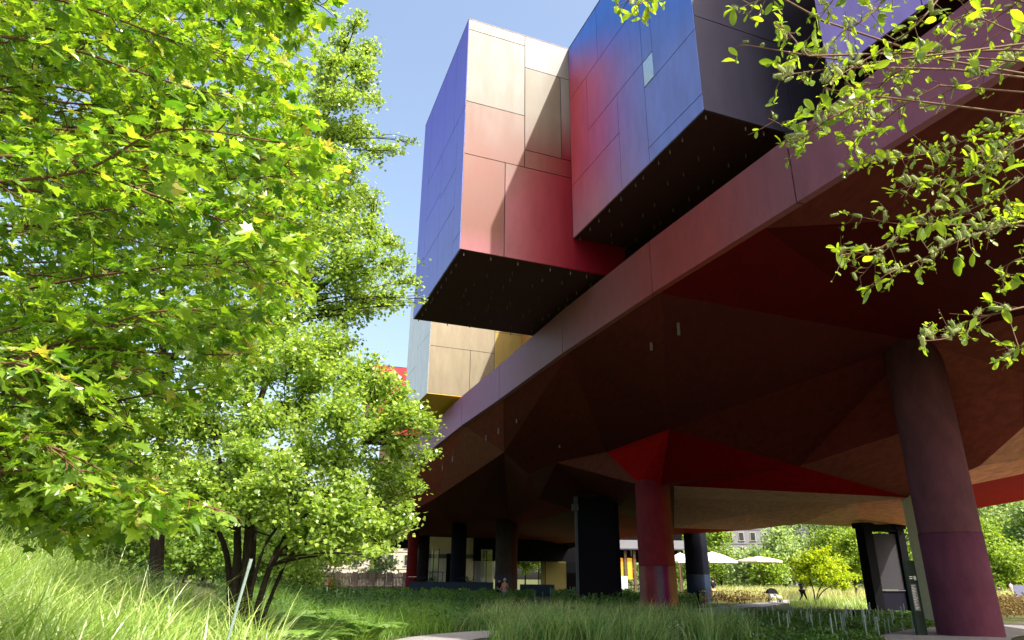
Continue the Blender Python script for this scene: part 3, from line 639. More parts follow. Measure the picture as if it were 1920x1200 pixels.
def leaves_mesh(name, P, D, Nn, size, tmpl, mat, rnd=None):
    X, Y, Z = frames(D, Nn); N = len(P)
    if isinstance(tmpl, list):
        Ft = tmpl[0][1]; T = np.stack([t[0] for t in tmpl])[np.arange(N) % len(tmpl)]
    else:
        Ft = tmpl[1]; T = np.broadcast_to(tmpl[0], (N,) + tmpl[0].shape)
    k = T.shape[1]
    V = P[:, None, :] + size[:, None, None] * (T[:, :, 0:1] * X[:, None] + T[:, :, 1:2] * Y[:, None] + T[:, :, 2:3] * Z[:, None])
    F = (np.arange(N)[:, None, None] * k + Ft[None]).reshape(-1, 3)
    if rnd is None: rnd = rng.random(N)
    return mesh(name, V.reshape(-1, 3), [F], mat, rnd=np.repeat(rnd, k))
def tubes_mesh(name, segs, mat, n=5):
    """segs: list of (pts, radii)"""
    Vs = []; Fs = []; off = 0
    for pts, rad in segs:
        pts = np.asarray(pts, float); m = len(pts); rad = np.broadcast_to(rad, (m,))
        d = np.gradient(pts, axis=0) if m > 1 else np.zeros_like(pts); d = unit(d)
        ref = np.where(np.abs(d[:, 2:3]) > 0.9, np.array([[1.0, 0, 0]]), np.array([[0, 0, 1.0]]))
        a = unit(np.cross(d, ref)); b = np.cross(d, a); t = np.arange(n) * 2 * math.pi / n
        V = pts[:, None] + rad[:, None, None] * (a[:, None] * np.cos(t)[None, :, None] + b[:, None] * np.sin(t)[None, :, None])
        J = np.arange(m * n).reshape(m, n) + off
        Fs.append(np.stack([J[:-1], np.roll(J[:-1], -1, 1), np.roll(J[1:], -1, 1), J[1:]], -1).reshape(-1, 4)); Vs.append(V.reshape(-1, 3)); off += m * n
    return mesh(name, np.concatenate(Vs), [np.concatenate(Fs)], mat, smooth_=True)
def curve(a, b, n=5, sag=0.12, r=None):
    r = r or rng; a = np.asarray(a, float); b = np.asarray(b, float); L = np.linalg.norm(b - a)
    t = np.linspace(0, 1, n)[:, None]; off = r.normal(size=3) * sag * L; off[2] = abs(off[2]) * 0.6
    return a + (b - a) * t + off * (4 * t * (1 - t)) * 0.5

def blob_tree(name, label, cat, base, trunks, blobs, mat, leaf, dens, group=None, twig_r=0.012, seed=1, flat=0.45, lr=(0.7, 1.25), bark='bark', trunk_r=None, tmpl=LEAF_KITE, droop=0.25):
    """trunks: list of point lists (world); blobs: (x,y,z,r). Boughs run from the trunks to every clump."""
    r = np.random.default_rng(seed)
    root = empty(name, base, label, cat, group)
    segs = []; nodes = []; nrad = []
    for ti, pts in enumerate(trunks):
        c = catmull(pts, 6); r0 = (trunk_r or [0.16] * len(trunks))[ti]; rad = np.linspace(r0, r0 * 0.16, len(c)); rad[0] *= 1.35
        segs.append((c, rad)); nodes.append(c); nrad.append(rad)
    obj('trunk', tubes_mesh('trunk', segs, MT[bark], 8), root)
    nodes = np.concatenate(nodes); nrad = np.concatenate(nrad)
    bseg = []; LP = []; LD = []
    for (x, y, z, rr) in blobs:
        c = np.array([x, y, z]); dd = np.linalg.norm(nodes - c, axis=1) + 1.2 * np.maximum(nodes[:, 2] - c[2] + rr * 0.5, 0); k = int(np.argmin(dd)); st = nodes[k]
        pth = curve(st, c, 6, 0.14, r); bseg.append((pth, np.linspace(min(nrad[k] * 0.6, 0.02 + 0.03 * rr), twig_r * 0.9, 6)))
        nb = max(6, int(13 * rr ** 0.6 + 4))
        for j in range(nb):
            d = r.normal(size=3); d /= np.linalg.norm(d); d[2] = d[2] * 0.85 + 0.1
            rad_ = rr * r.uniform(0.55, 1.22)
            s0 = pth[r.integers(3, 6)]; e0 = c + d * rad_
            tw = curve(s0, e0, 5, 0.18, r); bseg.append((tw, np.linspace(twig_r, twig_r * 0.3, 5)))
            n = max(4, int(dens * rr * rr / nb * r.uniform(0.5, 1.5)))
            t = r.beta(1.8, 1.0, n); i0 = np.minimum((t * 4).astype(int), 3); f = (t * 4 - i0)[:, None]
            p = tw[i0] * (1 - f) + tw[i0 + 1] * f
            spread = rr * 0.20 * (0.35 + t[:, None]) + leaf * 0.4
            p = p + r.normal(size=(n, 3)) * spread * np.array([1, 1, 0.62])
            dirs = r.normal(size=(n, 3)) + d * 0.8; dirs[:, 2] -= droop
            LP.append(p); LD.append(dirs)
    obj('branches', tubes_mesh('branches', bseg, MT[bark], 4), root)['kind'] = 'stuff'
    LP = np.concatenate(LP); LD = np.concatenate(LD); Nn = r.normal(size=LP.shape) * flat + [0, 0, 1]
    o = obj('crown', leaves_mesh('crown', LP, LD, Nn, leaf * r.uniform(lr[0], lr[1], len(LP)), tmpl, MT[mat], r.random(len(LP))), root)
    o['kind'] = 'stuff'
    return root
def blobs_px(lst, Y, jit, seed):
    r = np.random.default_rng(seed); out = []
    for (x, y, rp) in lst:
        rp = rp * (1.3 if seed == 205 else 1)
        yy = Y + r.uniform(-jit, jit); p = aty(x, y, yy); _, _, c = proj(p); out.append((*p, rp * float(c[0]) / FPX))
    return out
def P3(x, y, Y): return aty(x, y, Y)
def ground_pt(x, y): return np.array([x, y, float(terrain(x, y)) - 0.1])

# ------------------------------------------------------------------ the trees on the left
Y1 = 17.0
bA = P3(470, 1090, Y1); bA = ground_pt(bA[0], bA[1])
blob_tree('maple_tree', 'tall slender small leaved tree rising beside the violet box', 'tree', bA,
    [[bA, P3(472, 950, Y1), P3(466, 740, Y1), P3(500, 590, Y1), P3(535, 430, Y1), P3(590, 270, Y1), P3(635, 130, Y1), P3(655, 55, Y1)],
     [P3(470, 800, Y1), P3(530, 640, Y1 + .6), P3(600, 540, Y1 + .4), P3(690, 470, Y1)], [P3(500, 590, Y1), P3(440, 470, Y1), P3(430, 330, Y1 + .5)]],
    blobs_px([(665, 40, 20), (645, 75, 26), (695, 95, 22), (620, 125, 38), (670, 120, 30), (600, 180, 40), (650, 180, 42), (690, 150, 20), (700, 185, 20), (570, 230, 42), (630, 250, 44), (680, 245, 32), (560, 290, 44), (610, 310, 46), (670, 310, 40), (715, 285, 24), (745, 280, 15), (775, 268, 9), (540, 350, 46), (600, 380, 52), (660, 385, 44), (690, 360, 24),
              (480, 280, 46), (450, 380, 55), (520, 420, 52), (580, 450, 56), (640, 440, 54), (700, 430, 36), (735, 450, 24), (500, 500, 56), (570, 530, 58), (640, 510, 58), (700, 490, 44), (745, 500, 32), (775, 530, 22), (790, 560, 12), (680, 555, 44), (730, 555, 28), (620, 580, 44), (540, 590, 50), (760, 572, 14), (480, 600, 55), (660, 600, 24), (700, 585, 20), (430, 520, 50), (400, 450, 50), (470, 660, 55), (550, 650, 50), (610, 640, 40), (420, 600, 50), (650, 640, 26), (520, 350, 45), (560, 480, 50), (470, 450, 50)], Y1, 1.3, 11),
    'hornbeam', 0.10, 2300, seed=21, trunk_r=[0.17, 0.09, 0.08])
Y2 = 15.0
bC = P3(458, 1092, Y2); bC = ground_pt(bC[0], bC[1])
blob_tree('multi_stem_tree', 'low spreading multi stemmed tree with dark stems in the tall grass', 'tree', bC,
    [[bC, P3(445, 1000, Y2), P3(420, 900, Y2), P3(395, 780, Y2 + .5)], [bC, P3(470, 1010, Y2 - .2), P3(500, 900, Y2 - .3), P3(540, 790, Y2)], [bC + [.15, 0, 0], P3(520, 1030, Y2), P3(600, 940, Y2), P3(680, 850, Y2)],
     [bC + [.2, .1, 0], P3(510, 1060, Y2 - .4), P3(580, 1000, Y2 - .5), P3(690, 940, Y2 - .6)], [bC + [-.1, .1, 0], P3(425, 1040, Y2 + .3), P3(370, 940, Y2 + .5), P3(300, 850, Y2 + .8)], [bC + [.25, 0, 0], P3(540, 1050, Y2 + .3), P3(620, 985, Y2 + .4), P3(740, 930, Y2 + .4)], [bC + [.1, -.1, 0], P3(490, 1040, Y2 - .5), P3(545, 960, Y2 - .6), P3(610, 860, Y2 - .4)], [bC + [-.2, 0, 0], P3(440, 1050, Y2), P3(455, 960, Y2 - .3), P3(470, 860, Y2 - .3)]],
    blobs_px([(560, 660, 50), (640, 660, 34), (720, 705, 30), (748, 738, 30), (690, 690, 28), (775, 765, 26), (600, 720, 54), (660, 715, 44), (700, 735, 38), (560, 780, 56), (640, 790, 58), (710, 800, 48), (755, 790, 34), (790, 790, 24), (815, 810, 12), (760, 840, 34), (800, 860, 17), (820, 850, 9), (560, 860, 56), (640, 870, 60), (710, 880, 48), (760, 900, 28), (790, 915, 12), (590, 940, 50), (660, 945, 50), (720, 945, 40), (745, 985, 22), (640, 1000, 36), (700, 1000, 32), (580, 1005, 34), (745, 950, 22), (600, 1025, 32), (680, 1035, 28), (730, 1015, 26), (640, 1045, 22), (550, 1030, 26), (765, 965, 20), (545, 960, 34), (500, 940, 32), (620, 970, 36),
              (480, 700, 56), (480, 790, 58), (480, 880, 52), (400, 720, 58), (400, 810, 60), (400, 900, 52), (330, 780, 58), (320, 870, 56), (250, 800, 58), (240, 890, 54), (330, 940, 40), (440, 950, 34), (180, 850, 56), (530, 930, 36)], Y2, 1.2, 12) + blobs_px([(430, 930, 40), (380, 930, 42), (480, 925, 38), (520, 890, 46), (455, 860, 48), (350, 900, 48), (295, 935, 44), (585, 955, 40), (235, 940, 44), (175, 930, 44), (640, 985, 36), (560, 990, 30), (700, 975, 34), (620, 1030, 26), (690, 1040, 20), (740, 1000, 22), (400, 965, 28), (450, 960, 26), (520, 965, 30), (560, 1005, 26), (605, 1015, 28), (655, 1030, 24), (345, 968, 32), (285, 975, 30), (720, 1032, 18), (765, 985, 14), (480, 975, 22)], Y2 - 1.4, .5, 15),
    'hornbeam', 0.095, 3600, seed=22, trunk_r=[0.11, 0.095, 0.075, 0.06, 0.085, .05, .045, .05])
Y3 = 21.0
bB = P3(303, 1060, Y3); bB = ground_pt(bB[0], bB[1])
blob_tree('lime_tree', 'broad tree with straight trunk standing behind the near maple boughs', 'tree', bB,
    [[bB, P3(300, 900, Y3), P3(304, 760, Y3), P3(305, 600, Y3), P3(300, 420, Y3), P3(290, 200, Y3)], [P3(305, 700, Y3), P3(400, 560, Y3 + 1), P3(440, 420, Y3 + 1)], [P3(304, 760, Y3), P3(200, 620, Y3 + 1), P3(110, 500, Y3 + 1)]],
    blobs_px([(x + dx, y + dy, rp) for (x, y, rp, dx, dy) in [(60, 560, 80, 0, 0), (160, 620, 80, 0, 0), (260, 560, 80, 0, 0), (360, 600, 80, 0, 0), (430, 640, 70, 0, 0), (60, 680, 80, 0, 0), (150, 740, 80, 0, 0), (30, 780, 80, 0, 0), (90, 860, 80, 0, 0), (0, 900, 80, 0, 0), (180, 920, 60, 0, 0), (220, 690, 60, 0, 0), (380, 480, 70, 0, 0), (300, 420, 80, 0, 0), (200, 450, 80, 0, 0), (90, 420, 70, 0, 0), (250, 300, 80, 0, 0), (350, 340, 70, 0, 0), (330, 220, 70, 0, 0), (230, 170, 70, 0, 0), (60, 960, 50, 0, 0), (-40, 640, 80, 0, 0)]], Y3, 1.6, 13),
    'backtree', 0.15, 1000, seed=23, trunk_r=[0.22, 0.11, 0.11])
# low trees filling the far left behind
for k, (x, y, Yb, sc, lab) in enumerate([(-30, 1000, 30, 1.0, 'leafy tree at the far left edge behind the tall grass'), (520, 1010, 60, 1.25, 'shady tree standing behind the multi stemmed tree'), (700, 1020, 110, 1.4, 'sunlit tree in front of the pale stone house'), (230, 1010, 40, 1.2, 'rounded tree behind the straight trunk on the left'), (380, 1010, 46, 1.3, 'bushy tree behind the dark stems of the multi stemmed tree'), (90, 1010, 52, 1.6, 'tall leafy tree between the left edge and the straight trunk'), (450, 1010, 75, 1.7, 'distant leafy tree behind the dark stems')]):
    b = P3(x, 1085, Yb); b = ground_pt(b[0], b[1]); h = (5.0 if k != 2 else 6.2) * sc
    bl = []
    r = np.random.default_rng(60 + k)
    for j in range(26):
        a = r.uniform(0, 6.283); q_ = r.uniform(0, 3.0) * sc; zz = b[2] + h * r.uniform(0.12, 1.0); bl.append((b[0] + q_ * math.cos(a), b[1] + q_ * math.sin(a), zz, r.uniform(0.7, 1.2) * sc))
    blob_tree('garden_tree', lab, 'tree', b, [[b, b + [0.1, 0, h * .3], b + [0, .1, h * .7], b + [0.1, 0, h * 0.92]]], bl, 'backtree' if k != 2 else 'fartree', 0.19 if k != 2 else 0.33, 270 if k != 2 else 110, seed=70 + k)

for k, (x, Yb, sc, lab) in enumerate([(20, 27, 1.3, 'rounded shrub at the left edge behind the tall grass'), (130, 30, 1.5, 'broad shrub left of the straight trunk'), (240, 28, 1.25, 'shrub just left of the straight trunk'), (345, 30, 1.4, 'shrub right of the straight trunk'), (400, 36, 1.5, 'shrub left of the dark stems'), (500, 40, 1.6, 'sunlit shrub seen between the dark stems'), (570, 52, 1.5, 'shady shrub right of the dark stems')]):
    b = P3(x, 1085, Yb); b = ground_pt(b[0], b[1]); r = np.random.default_rng(160 + k)
    blob_tree('shrub', lab, 'shrub', b, [[b, b + [0, 0, .5], b + [.1, 0, 1.2]]], [(b[0] + r.normal() * .9 * sc, b[1] + r.normal() * .5, b[2] + r.uniform(.3, 2.2) * sc, .6 * sc * r.uniform(.7, 1.2)) for _ in range(14)], 'backtree', .165, 400, 'shrubs along the left bank', seed=170 + k, trunk_r=[.06])

# ------------------------------------------------------------------ near maple boughs (trunk stands left of the picture)
def sprays(paths, rr, twig_len, step, leaf_sz, per, up_bias=0.35):
    """leafy twigs along boughs; returns tube segments and leaf transforms"""
    segs = []; P = []; D = []; Nn = []; Sz = []
    for pts, r0 in paths:
        c = catmull(pts, 8); L = np.linalg.norm(np.diff(c, axis=0), axis=1); cum = np.concatenate([[0], np.cumsum(L)])
        segs.append((c, np.linspace(r0, 0.0025, len(c))))
        s = 0.25 * cum[-1] * rr.random(); side = 1
        while s < cum[-1]:
            k = min(np.searchsorted(cum, s), len(c) - 1); p = c[k]; d = unit(c[min(k + 1, len(c) - 1)] - c[max(k - 1, 0)])
            lat = unit(np.cross(d, [0, 0, 1])) * side; side = -side
            tl = twig_len * rr.uniform(0.35, 1.1) * (1 - 0.35 * s / cum[-1])
            e = p + unit(d * rr.uniform(0.4, 1.0) + lat * rr.uniform(0.4, 1.0) + np.array([0, 0, rr.normal() * 0.28])) * tl + [0, 0, -0.08 * tl]
            tw = curve(p, e, 5, 0.10, rr); segs.append((tw, np.linspace(0.0045, 0.0015, 5)))
            for j in range(1, per + 1):
                f = j / per; q = tw[int(round(f * 4))] + rr.normal(size=3) * 0.015
                td = unit(e - p); tl_ = unit(np.cross(td, [0, 0, 1]))
                for sd in (-1, 1):
                    ld = td * rr.uniform(0.2, 0.9) + tl_ * sd * rr.uniform(0.5, 1.0) + np.array([0, 0, rr.uniform(-0.55, 0.12)])
                    pet = 0.05 * rr.uniform(0.5, 1.4)
                    P.append(q + unit(ld) * pet); D.append(ld); Nn.append(np.array([0, 0, 1.0]) + rr.normal(size=3) * up_bias); Sz.append(leaf_sz * rr.uniform(0.55, 1.2))
            s += step * rr.uniform(0.6, 1.4)
    return segs, np.array(P), np.array(D), np.array(Nn), np.array(Sz)
def leaf_objects(parent, P, D, Nn, Sz, tmpl, mat, nmax, stuff_name, name='leaf'):
    """the leaves that show largest become parts of their own, the others one mass"""
    x, y, c = proj(P + unit(D) * Sz[:, None] * 0.5); vis = (x > -10) & (x < 1930) & (y > -10) & (y < 1210) & (c > 0)
    score = np.where(vis, Sz / np.maximum(c, 0.1), 0); order = np.argsort(-score); pick = order[:nmax]; pick = pick[score[pick] > 0]
    rest = np.setdiff1d(np.arange(len(P)), pick)
    tv = variants(tmpl); bases = [mesh(name, t_[0], [t_[1]], MT[mat], smooth_=True) for t_ in tv]
    X, Y, Z = frames(D, Nn)
    for i in pick:
        m = Matrix.Identity(4); sc = Sz[i]
        for k in range(3): m[k][0], m[k][1], m[k][2], m[k][3] = X[i, k] * sc, Y[i, k] * sc, Z[i, k] * sc, P[i, k]
        obj(name, bases[i % len(bases)], parent, m)
    if len(rest):
        o = obj(stuff_name, leaves_mesh(stuff_name, P[rest], D[rest], Nn[rest], Sz[rest], tv, MT[mat]), parent); o['kind'] = 'stuff'
rm = np.random.default_rng(5)
tb = ground_pt(-7.2, 3.6)
maple = empty('maple_tree', tb, 'near maple with large bright leaves filling the left edge', 'tree')
trunk_top = tb + np.array([0.1, 0.1, 7.5])
trc = catmull([tb, tb + [0.05, 0, 2], tb + [0.1, .1, 4.5], trunk_top, tb + [0.2, 0.2, 11.5]], 6)
bound = [(-60, 600), (20, 590), (70, 555), (150, 540), (230, 560), (310, 610), (400, 560), (470, 575), (540, 560), (600, 505), (680, 455), (740, 400), (800, 330), (860, 290), (930, 330), (980, 400), (1010, 120)]
bys = [b[0] for b in bound]; bxs = [b[1] for b in bound]
boughs = []; limbs = []
def bough(ys, ye, Yd, xe=None, xs=None, r0=0.014):
    xe = xe if xe is not None else np.interp(ye, bys, bxs) - rm.uniform(0, 60)
    xs = xs if xs is not None else -120
    p0 = aty(xs, ys, Yd + rm.uniform(-.3, .5)); p3 = aty(xe, ye, Yd + rm.uniform(-.4, .4))
    m1 = p0 * .66 + p3 * .34 + [0, rm.normal() * .12, 0.10]; m2 = p0 * .33 + p3 * .67 + [0, rm.normal() * .12, 0.09]
    boughs.append(([p0, m1, m2, p3], r0))
    k = np.argmin(np.abs(trc[:, 2] - (p0[2] - 0.8))); limbs.append((curve(trc[k], p0, 6, 0.06, rm), np.linspace(0.05, r0, 6)))
for i in range(44):
    ye = -70 + 830 * (i + rm.random()) / 44
    Yd = rm.choice([3.2, 3.8, 4.6, 5.4, 6.2], p=[.12, .2, .25, .23, .2]); ys = ye + rm.uniform(-160, 90) + (70 if ye > 450 else 0)
    bough(ys, ye, Yd)
for i in range(26):                      # shorter boughs fill the inner crown
    ye = rm.uniform(-80, 560); bough(ye + rm.uniform(-120, 80), ye, rm.uniform(4.2, 6.8), xe=rm.uniform(120, 420))
for i in range(10):
    ye = rm.uniform(560, 800); bough(ye + rm.uniform(-60, 90), ye, rm.uniform(3.2, 4.6), xe=rm.uniform(60, 300))
for i in range(9):
    ye = rm.uniform(820, 985); bough(ye + rm.uniform(-120, 10), ye, rm.uniform(3.4, 4.8), xe=rm.uniform(90, 330))
bough(890, 962, 3.6, xe=420); bough(860, 965, 3.9, xe=300); bough(800, 900, 3.7, xe=170); bough(840, 990, 3.8, xe=120); bough(330, 318, 3.6, xe=640); bough(-60, 10, 3.7, xe=600); bough(900, 930, 4.4, xe=240)
sg, lp, ld, ln, ls = sprays(boughs, rm, 0.42, 0.085, 0.088, 4)
keep = np.ones(len(lp), bool)
px_, py_, pc_ = proj(lp); keep &= (px_ < np.interp(py_, bys, bxs) + 45) & (pc_ > 1.6)
keep &= ~((np.hypot((px_ - 125) / 55, (py_ - 195) / 42) < 1) & (rm.random(len(lp)) < 0.8))
lp, ld, ln, ls = lp[keep], ld[keep], ln[keep], ls[keep]
obj('trunk', tubes_mesh('trunk', [(trc, np.linspace(0.24, 0.08, len(trc)))], MT['bark'], 10), maple)
obj('limbs', tubes_mesh('limbs', limbs, MT['bark'], 6), maple)
obj('twigs', tubes_mesh('twigs', sg, MT['twig'], 4), maple)
leaf_objects(maple, lp, ld, ln, ls, MAPLE, 'maple', 300, 'foliage')

# ------------------------------------------------------------------ near willow twigs, top right (trunk stands right of the picture)
rw = np.random.default_rng(9)
wb = ground_pt(5.6, 3.4)
willow = empty('willow_tree', wb, 'willow with catkins and oval leaves hanging into the top right corner', 'tree')
wtr = catmull([wb, wb + [0.1, 0, 1.5], wb + [0.0, .1, 3.5], wb + [-.3, .1, 5.2], wb + [-.8, .1, 6.6]], 6)
obj('trunk', tubes_mesh('trunk', [(wtr, np.linspace(0.15, 0.05, len(wtr)))], MT['bark'], 9), willow)
WT = [  # twig paths in sight-line coordinates with distance, leaf density, catkin density
    ([(1960, 120), (1790, 108), (1690, 130), (1610, 195), (1500, 240), (1440, 222)], 2.5, 1.0, .9), ([(1790, -40), (1715, 50), (1650, 95), (1560, 150), (1545, 165)], 2.3, 1.0, 1.0),
    ([(1620, 120), (1560, 110), (1480, 98), (1400, 85), (1382, 88)], 2.4, .55, 1.6), ([(1515, 105), (1475, 58), (1450, 42)], 2.4, 1.2, .2), ([(1590, 125), (1510, 135), (1462, 142)], 2.4, .7, 1.4),
    ([(1990, -60), (1850, 40), (1790, -10)], 2.3, 1.0, .4), ([(1980, 80), (1900, 60), (1840, 35), (1815, 45)], 2.2, 1.1, .2), ([(1980, 170), (1860, 240), (1750, 285), (1650, 300), (1580, 318)], 2.9, 1.7, 1.3),
    ([(1980, 240), (1840, 320), (1760, 380), (1660, 470), (1612, 520)], 2.9, 1.5, 1.0), ([(1990, 400), (1860, 430), (1790, 455), (1730, 485), (1660, 515)], 2.7, .8, 1.6), ([(1720, 420), (1640, 470), (1600, 474), (1570, 480)], 2.8, 1.1, .5),
    ([(1990, 560), (1880, 585), (1810, 605), (1780, 632), (1728, 640)], 2.5, .8, .8), ([(1990, 470), (1900, 490), (1880, 530)], 2.5, 1.2, .8), ([(1990, 640), (1930, 645), (1898, 665)], 2.4, 1.0, .6),
    ([(1960, 300), (1880, 360), (1800, 400), (1700, 420), (1580, 400)], 3.1, 1.4, 1.0), ([(1700, -60), (1640, 20), (1580, 60), (1545, 100)], 2.6, 1.2, 1.2), ([(1640, -60), (1580, -20), (1540, 30)], 2.6, 1.2, 1.4),
    ([(1880, -50), (1780, 60), (1720, 120), (1660, 180), (1600, 220)], 2.8, 1.2, 1.2), ([(1990, 20), (1880, 120), (1800, 160), (1740, 190)], 2.6, 1.1, 1.0), ([(1980, 350), (1910, 400), (1860, 420), (1820, 400)], 3.0, 1.4, 1.0),
    ([(1560, -60), (1480, -20), (1400, 10), (1385, 25)], 2.4, 1.2, .3), ([(1330, -90), (1230, -30), (1160, 10)], 2.4, .9, .3), ([(1330, -80), (1240, -20), (1190, 14)], 2.4, .8, .4), ([(1640, 180), (1560, 220), (1500, 262), (1470, 275)], 2.5, 1.2, .9),
    ([(1760, 160), (1690, 200), (1640, 240), (1600, 262)], 2.6, 1.1, 1.0), ([(1940, 230), (1860, 300), (1800, 330), (1700, 350)], 2.8, 1.6, 1.3), ([(1920, 260), (1820, 290), (1730, 330), (1690, 370)], 2.95, 1.6, 1.2)]
wseg = []; P = []; D = []; Nn = []; Sz = []; CP = []; CD = []; CS = []
for pts, Yd, dl, dc in WT:
    W3 = [aty(x, y, Yd + 0.25 * rw.normal() * (i > 0) * .5) for i, (x, y) in enumerate(pts)]
    c = catmull(W3, 10); wseg.append((c, np.linspace(0.0045, 0.0014, len(c))))
    k = np.argmin(np.abs(wtr[:, 2] - (c[0][2] + 0.3))); wseg.append((curve(wtr[k], c[0], 6, 0.1, rw), np.linspace(0.010, 0.0045, 6)))
    L = np.concatenate([[0], np.cumsum(np.linalg.norm(np.diff(c, axis=0), axis=1))]); s = 0.05
    while s < L[-1]:
        k = min(np.searchsorted(L, s), len(c) - 1); p = c[k]; d = unit(c[min(k + 1, len(c) - 1)] - c[max(k - 1, 0)])
        lat = unit(np.cross(d, rw.normal(size=3)))
        if rw.random() < 0.66 * dl:                                      # leafy short shoot
            e = p + unit(d * .5 + lat + [0, 0, -.1]) * rw.uniform(0.03, 0.14); wseg.append((np.array([p, (p + e) / 2 + rw.normal(size=3) * .006, e]), np.array([.002, .0016, .001])))
            for j in range(rw.integers(2, 6)):
                ld = unit(e - p) * .6 + rw.normal(size=3) * .7; P.append(p + (e - p) * rw.uniform(.4, 1)); D.append(ld); Nn.append(np.array([0, 0, 1.]) + rw.normal(size=3) * .6); Sz.append(rw.choice([.024, .038, .066], p=[.5, .33, .17]) * rw.uniform(.7, 1.25))
        for _ in range(int(rw.random() < 0.7 * dc) + int(rw.random() < 0.25 * dc)):
            CP.append(p + rw.normal(size=3) * .012); CD.append(unit(rw.normal(size=3) * .5 + d * .2 + [0, 0, .8])); CS.append(rw.uniform(.03, .058))
        s += 0.034
obj('twigs', tubes_mesh('twigs', wseg, MT['twig'], 5), willow)
leaf_objects(willow, np.array(P), np.array(D), np.array(Nn), np.array(Sz), OVAL, 'willow', 300, 'foliage')
# catkin: short furry spike
def catkin_mesh():
    r = np.random.default_rng(2); V = []; F = []
    prof = [(0.0, 0.0), (.10, .08), (.17, .3), (.17, .65), (.12, .9), (0.02, 1.0)]
    m = MB().lathe((0, 0, 0), [(max(a, .01), b) for a, b in prof], 7)
    for i in range(60):
        z = r.uniform(.08, .95); t = r.uniform(0, 6.283); rad = .15; b = np.array([rad * math.cos(t), rad * math.sin(t), z]); o = np.array([math.cos(t), math.sin(t), .5]); tt = np.array([-math.sin(t), math.cos(t), 0]) * .022
        m.add([b - tt, b + tt, b + o * .17], [[0, 1, 2]])
    return m.mesh('catkin', MT['catkin'])
cm = catkin_mesh(); CP = np.array(CP); CD = np.array(CD); CS = np.array(CS)
x, y, c = proj(CP); vis = np.where((x > 0) & (x < 1920) & (y > 0) & (y < 1200))[0]
for i in rw.permutation(vis)[:300]:
    q = Vector(CD[i]).to_track_quat('Z', 'Y').to_matrix().to_4x4(); obj('catkin', cm, willow, Matrix.Translation(Vector(CP[i])) @ q @ Matrix.Scale(float(CS[i]), 4))

# ------------------------------------------------------------------ grasses and bedding (uncountable)
def blades(name, X, Y, H, Wd, mat, label, cat, lean=0.35, seg=4, seed=0, bend=0.6, zoff=-0.03, wind=(0.2, 0.0), az=None):
    r = np.random.default_rng(seed); N = len(X); Z = terrain(X, Y) + zoff
    az = r.uniform(0, 2 * math.pi, N) if az is None else az; ln = np.abs(r.normal(lean, lean * .6, N)); bd = r.uniform(0.2, 1.4, N) * bend
    t = np.linspace(0, 1, seg + 1)[None]
    hor = H[:, None] * (ln[:, None] * t * .6 + bd[:, None] * t ** 2.4 * .6); ver = H[:, None] * (t - 0.42 * bd[:, None] * t ** 3)
    cx = X[:, None] + hor * (np.cos(az)[:, None] + wind[0]); cy = Y[:, None] + hor * (np.sin(az)[:, None] + wind[1]); cz = Z[:, None] + ver
    sa = az + r.normal(math.pi / 2, .5, N); w = Wd[:, None] * (1 - t ** 1.6) * 0.5 + 0.0006
    A = np.stack([cx - np.cos(sa)[:, None] * w, cy - np.sin(sa)[:, None] * w, cz], -1); B = np.stack([cx + np.cos(sa)[:, None] * w, cy + np.sin(sa)[:, None] * w, cz], -1)
    V = np.stack([A, B], 2).reshape(N, -1, 3); k = 2 * (seg + 1)
    fb = np.array([[2 * i, 2 * i + 1, 2 * i + 3, 2 * i + 2] for i in range(seg)])
    F = (np.arange(N)[:, None, None] * k + fb[None]).reshape(-1, 4)
    o = obj(name, mesh(name, V.reshape(-1, 3), [F], MT[mat], rnd=np.repeat(r.random(N), k), smooth_=True))
    return tag(o, label, cat, kind='stuff')
rg = np.random.default_rng(31)
def clumped(n, xr, yr, nclump, spread, r):
    """tussocks: blades leave a common root and lean outwards"""
    global CL_AZ, CL_H
    cx = r.uniform(*xr, nclump); cy = r.uniform(*yr, nclump); k = r.integers(0, nclump, n); ch = r.uniform(.55, 1.15, nclump)
    dx = r.normal(size=n) * spread; dy = r.normal(size=n) * spread
    CL_AZ = np.arctan2(dy, dx) + r.normal(size=n) * .5; CL_H = ch[k] * r.uniform(.6, 1.15, n)
    return cx[k] + dx, cy[k] + dy
# bright tall grass on the left bank
X, Y = clumped(30000, (-16, -1.5), (5.0, 19), 520, 0.20, rg)
ok = (X < -0.335 * Y + 0.15) & off_path(X, Y) & (X > -0.86 * Y - 1.5)
X, Y, az_, h_ = X[ok], Y[ok], CL_AZ[ok], CL_H[ok]
blades('tall_grass', X, Y, 1.45 * h_, rg.uniform(.010, .028, len(X)), 'reed', 'bright tall arching grass covering the left bank', 'grass', .45, 6, 41, 1.0, az=az_)
X, Y = clumped(4200, (-9, -1.5), (4.6, 12.5), 150, 0.16, rg)
ok = (X < -0.335 * Y + 0.1) & off_path(X, Y) & (X > -0.86 * Y - 1); X, Y = X[ok], Y[ok]
blades('broad_grass', X, Y, rg.uniform(.9, 1.6, len(X)), rg.uniform(.022, .042, len(X)), 'reed', 'broad arching grass leaves nearest the camera at the lower left', 'grass', .4, 7, 47, 1.25)
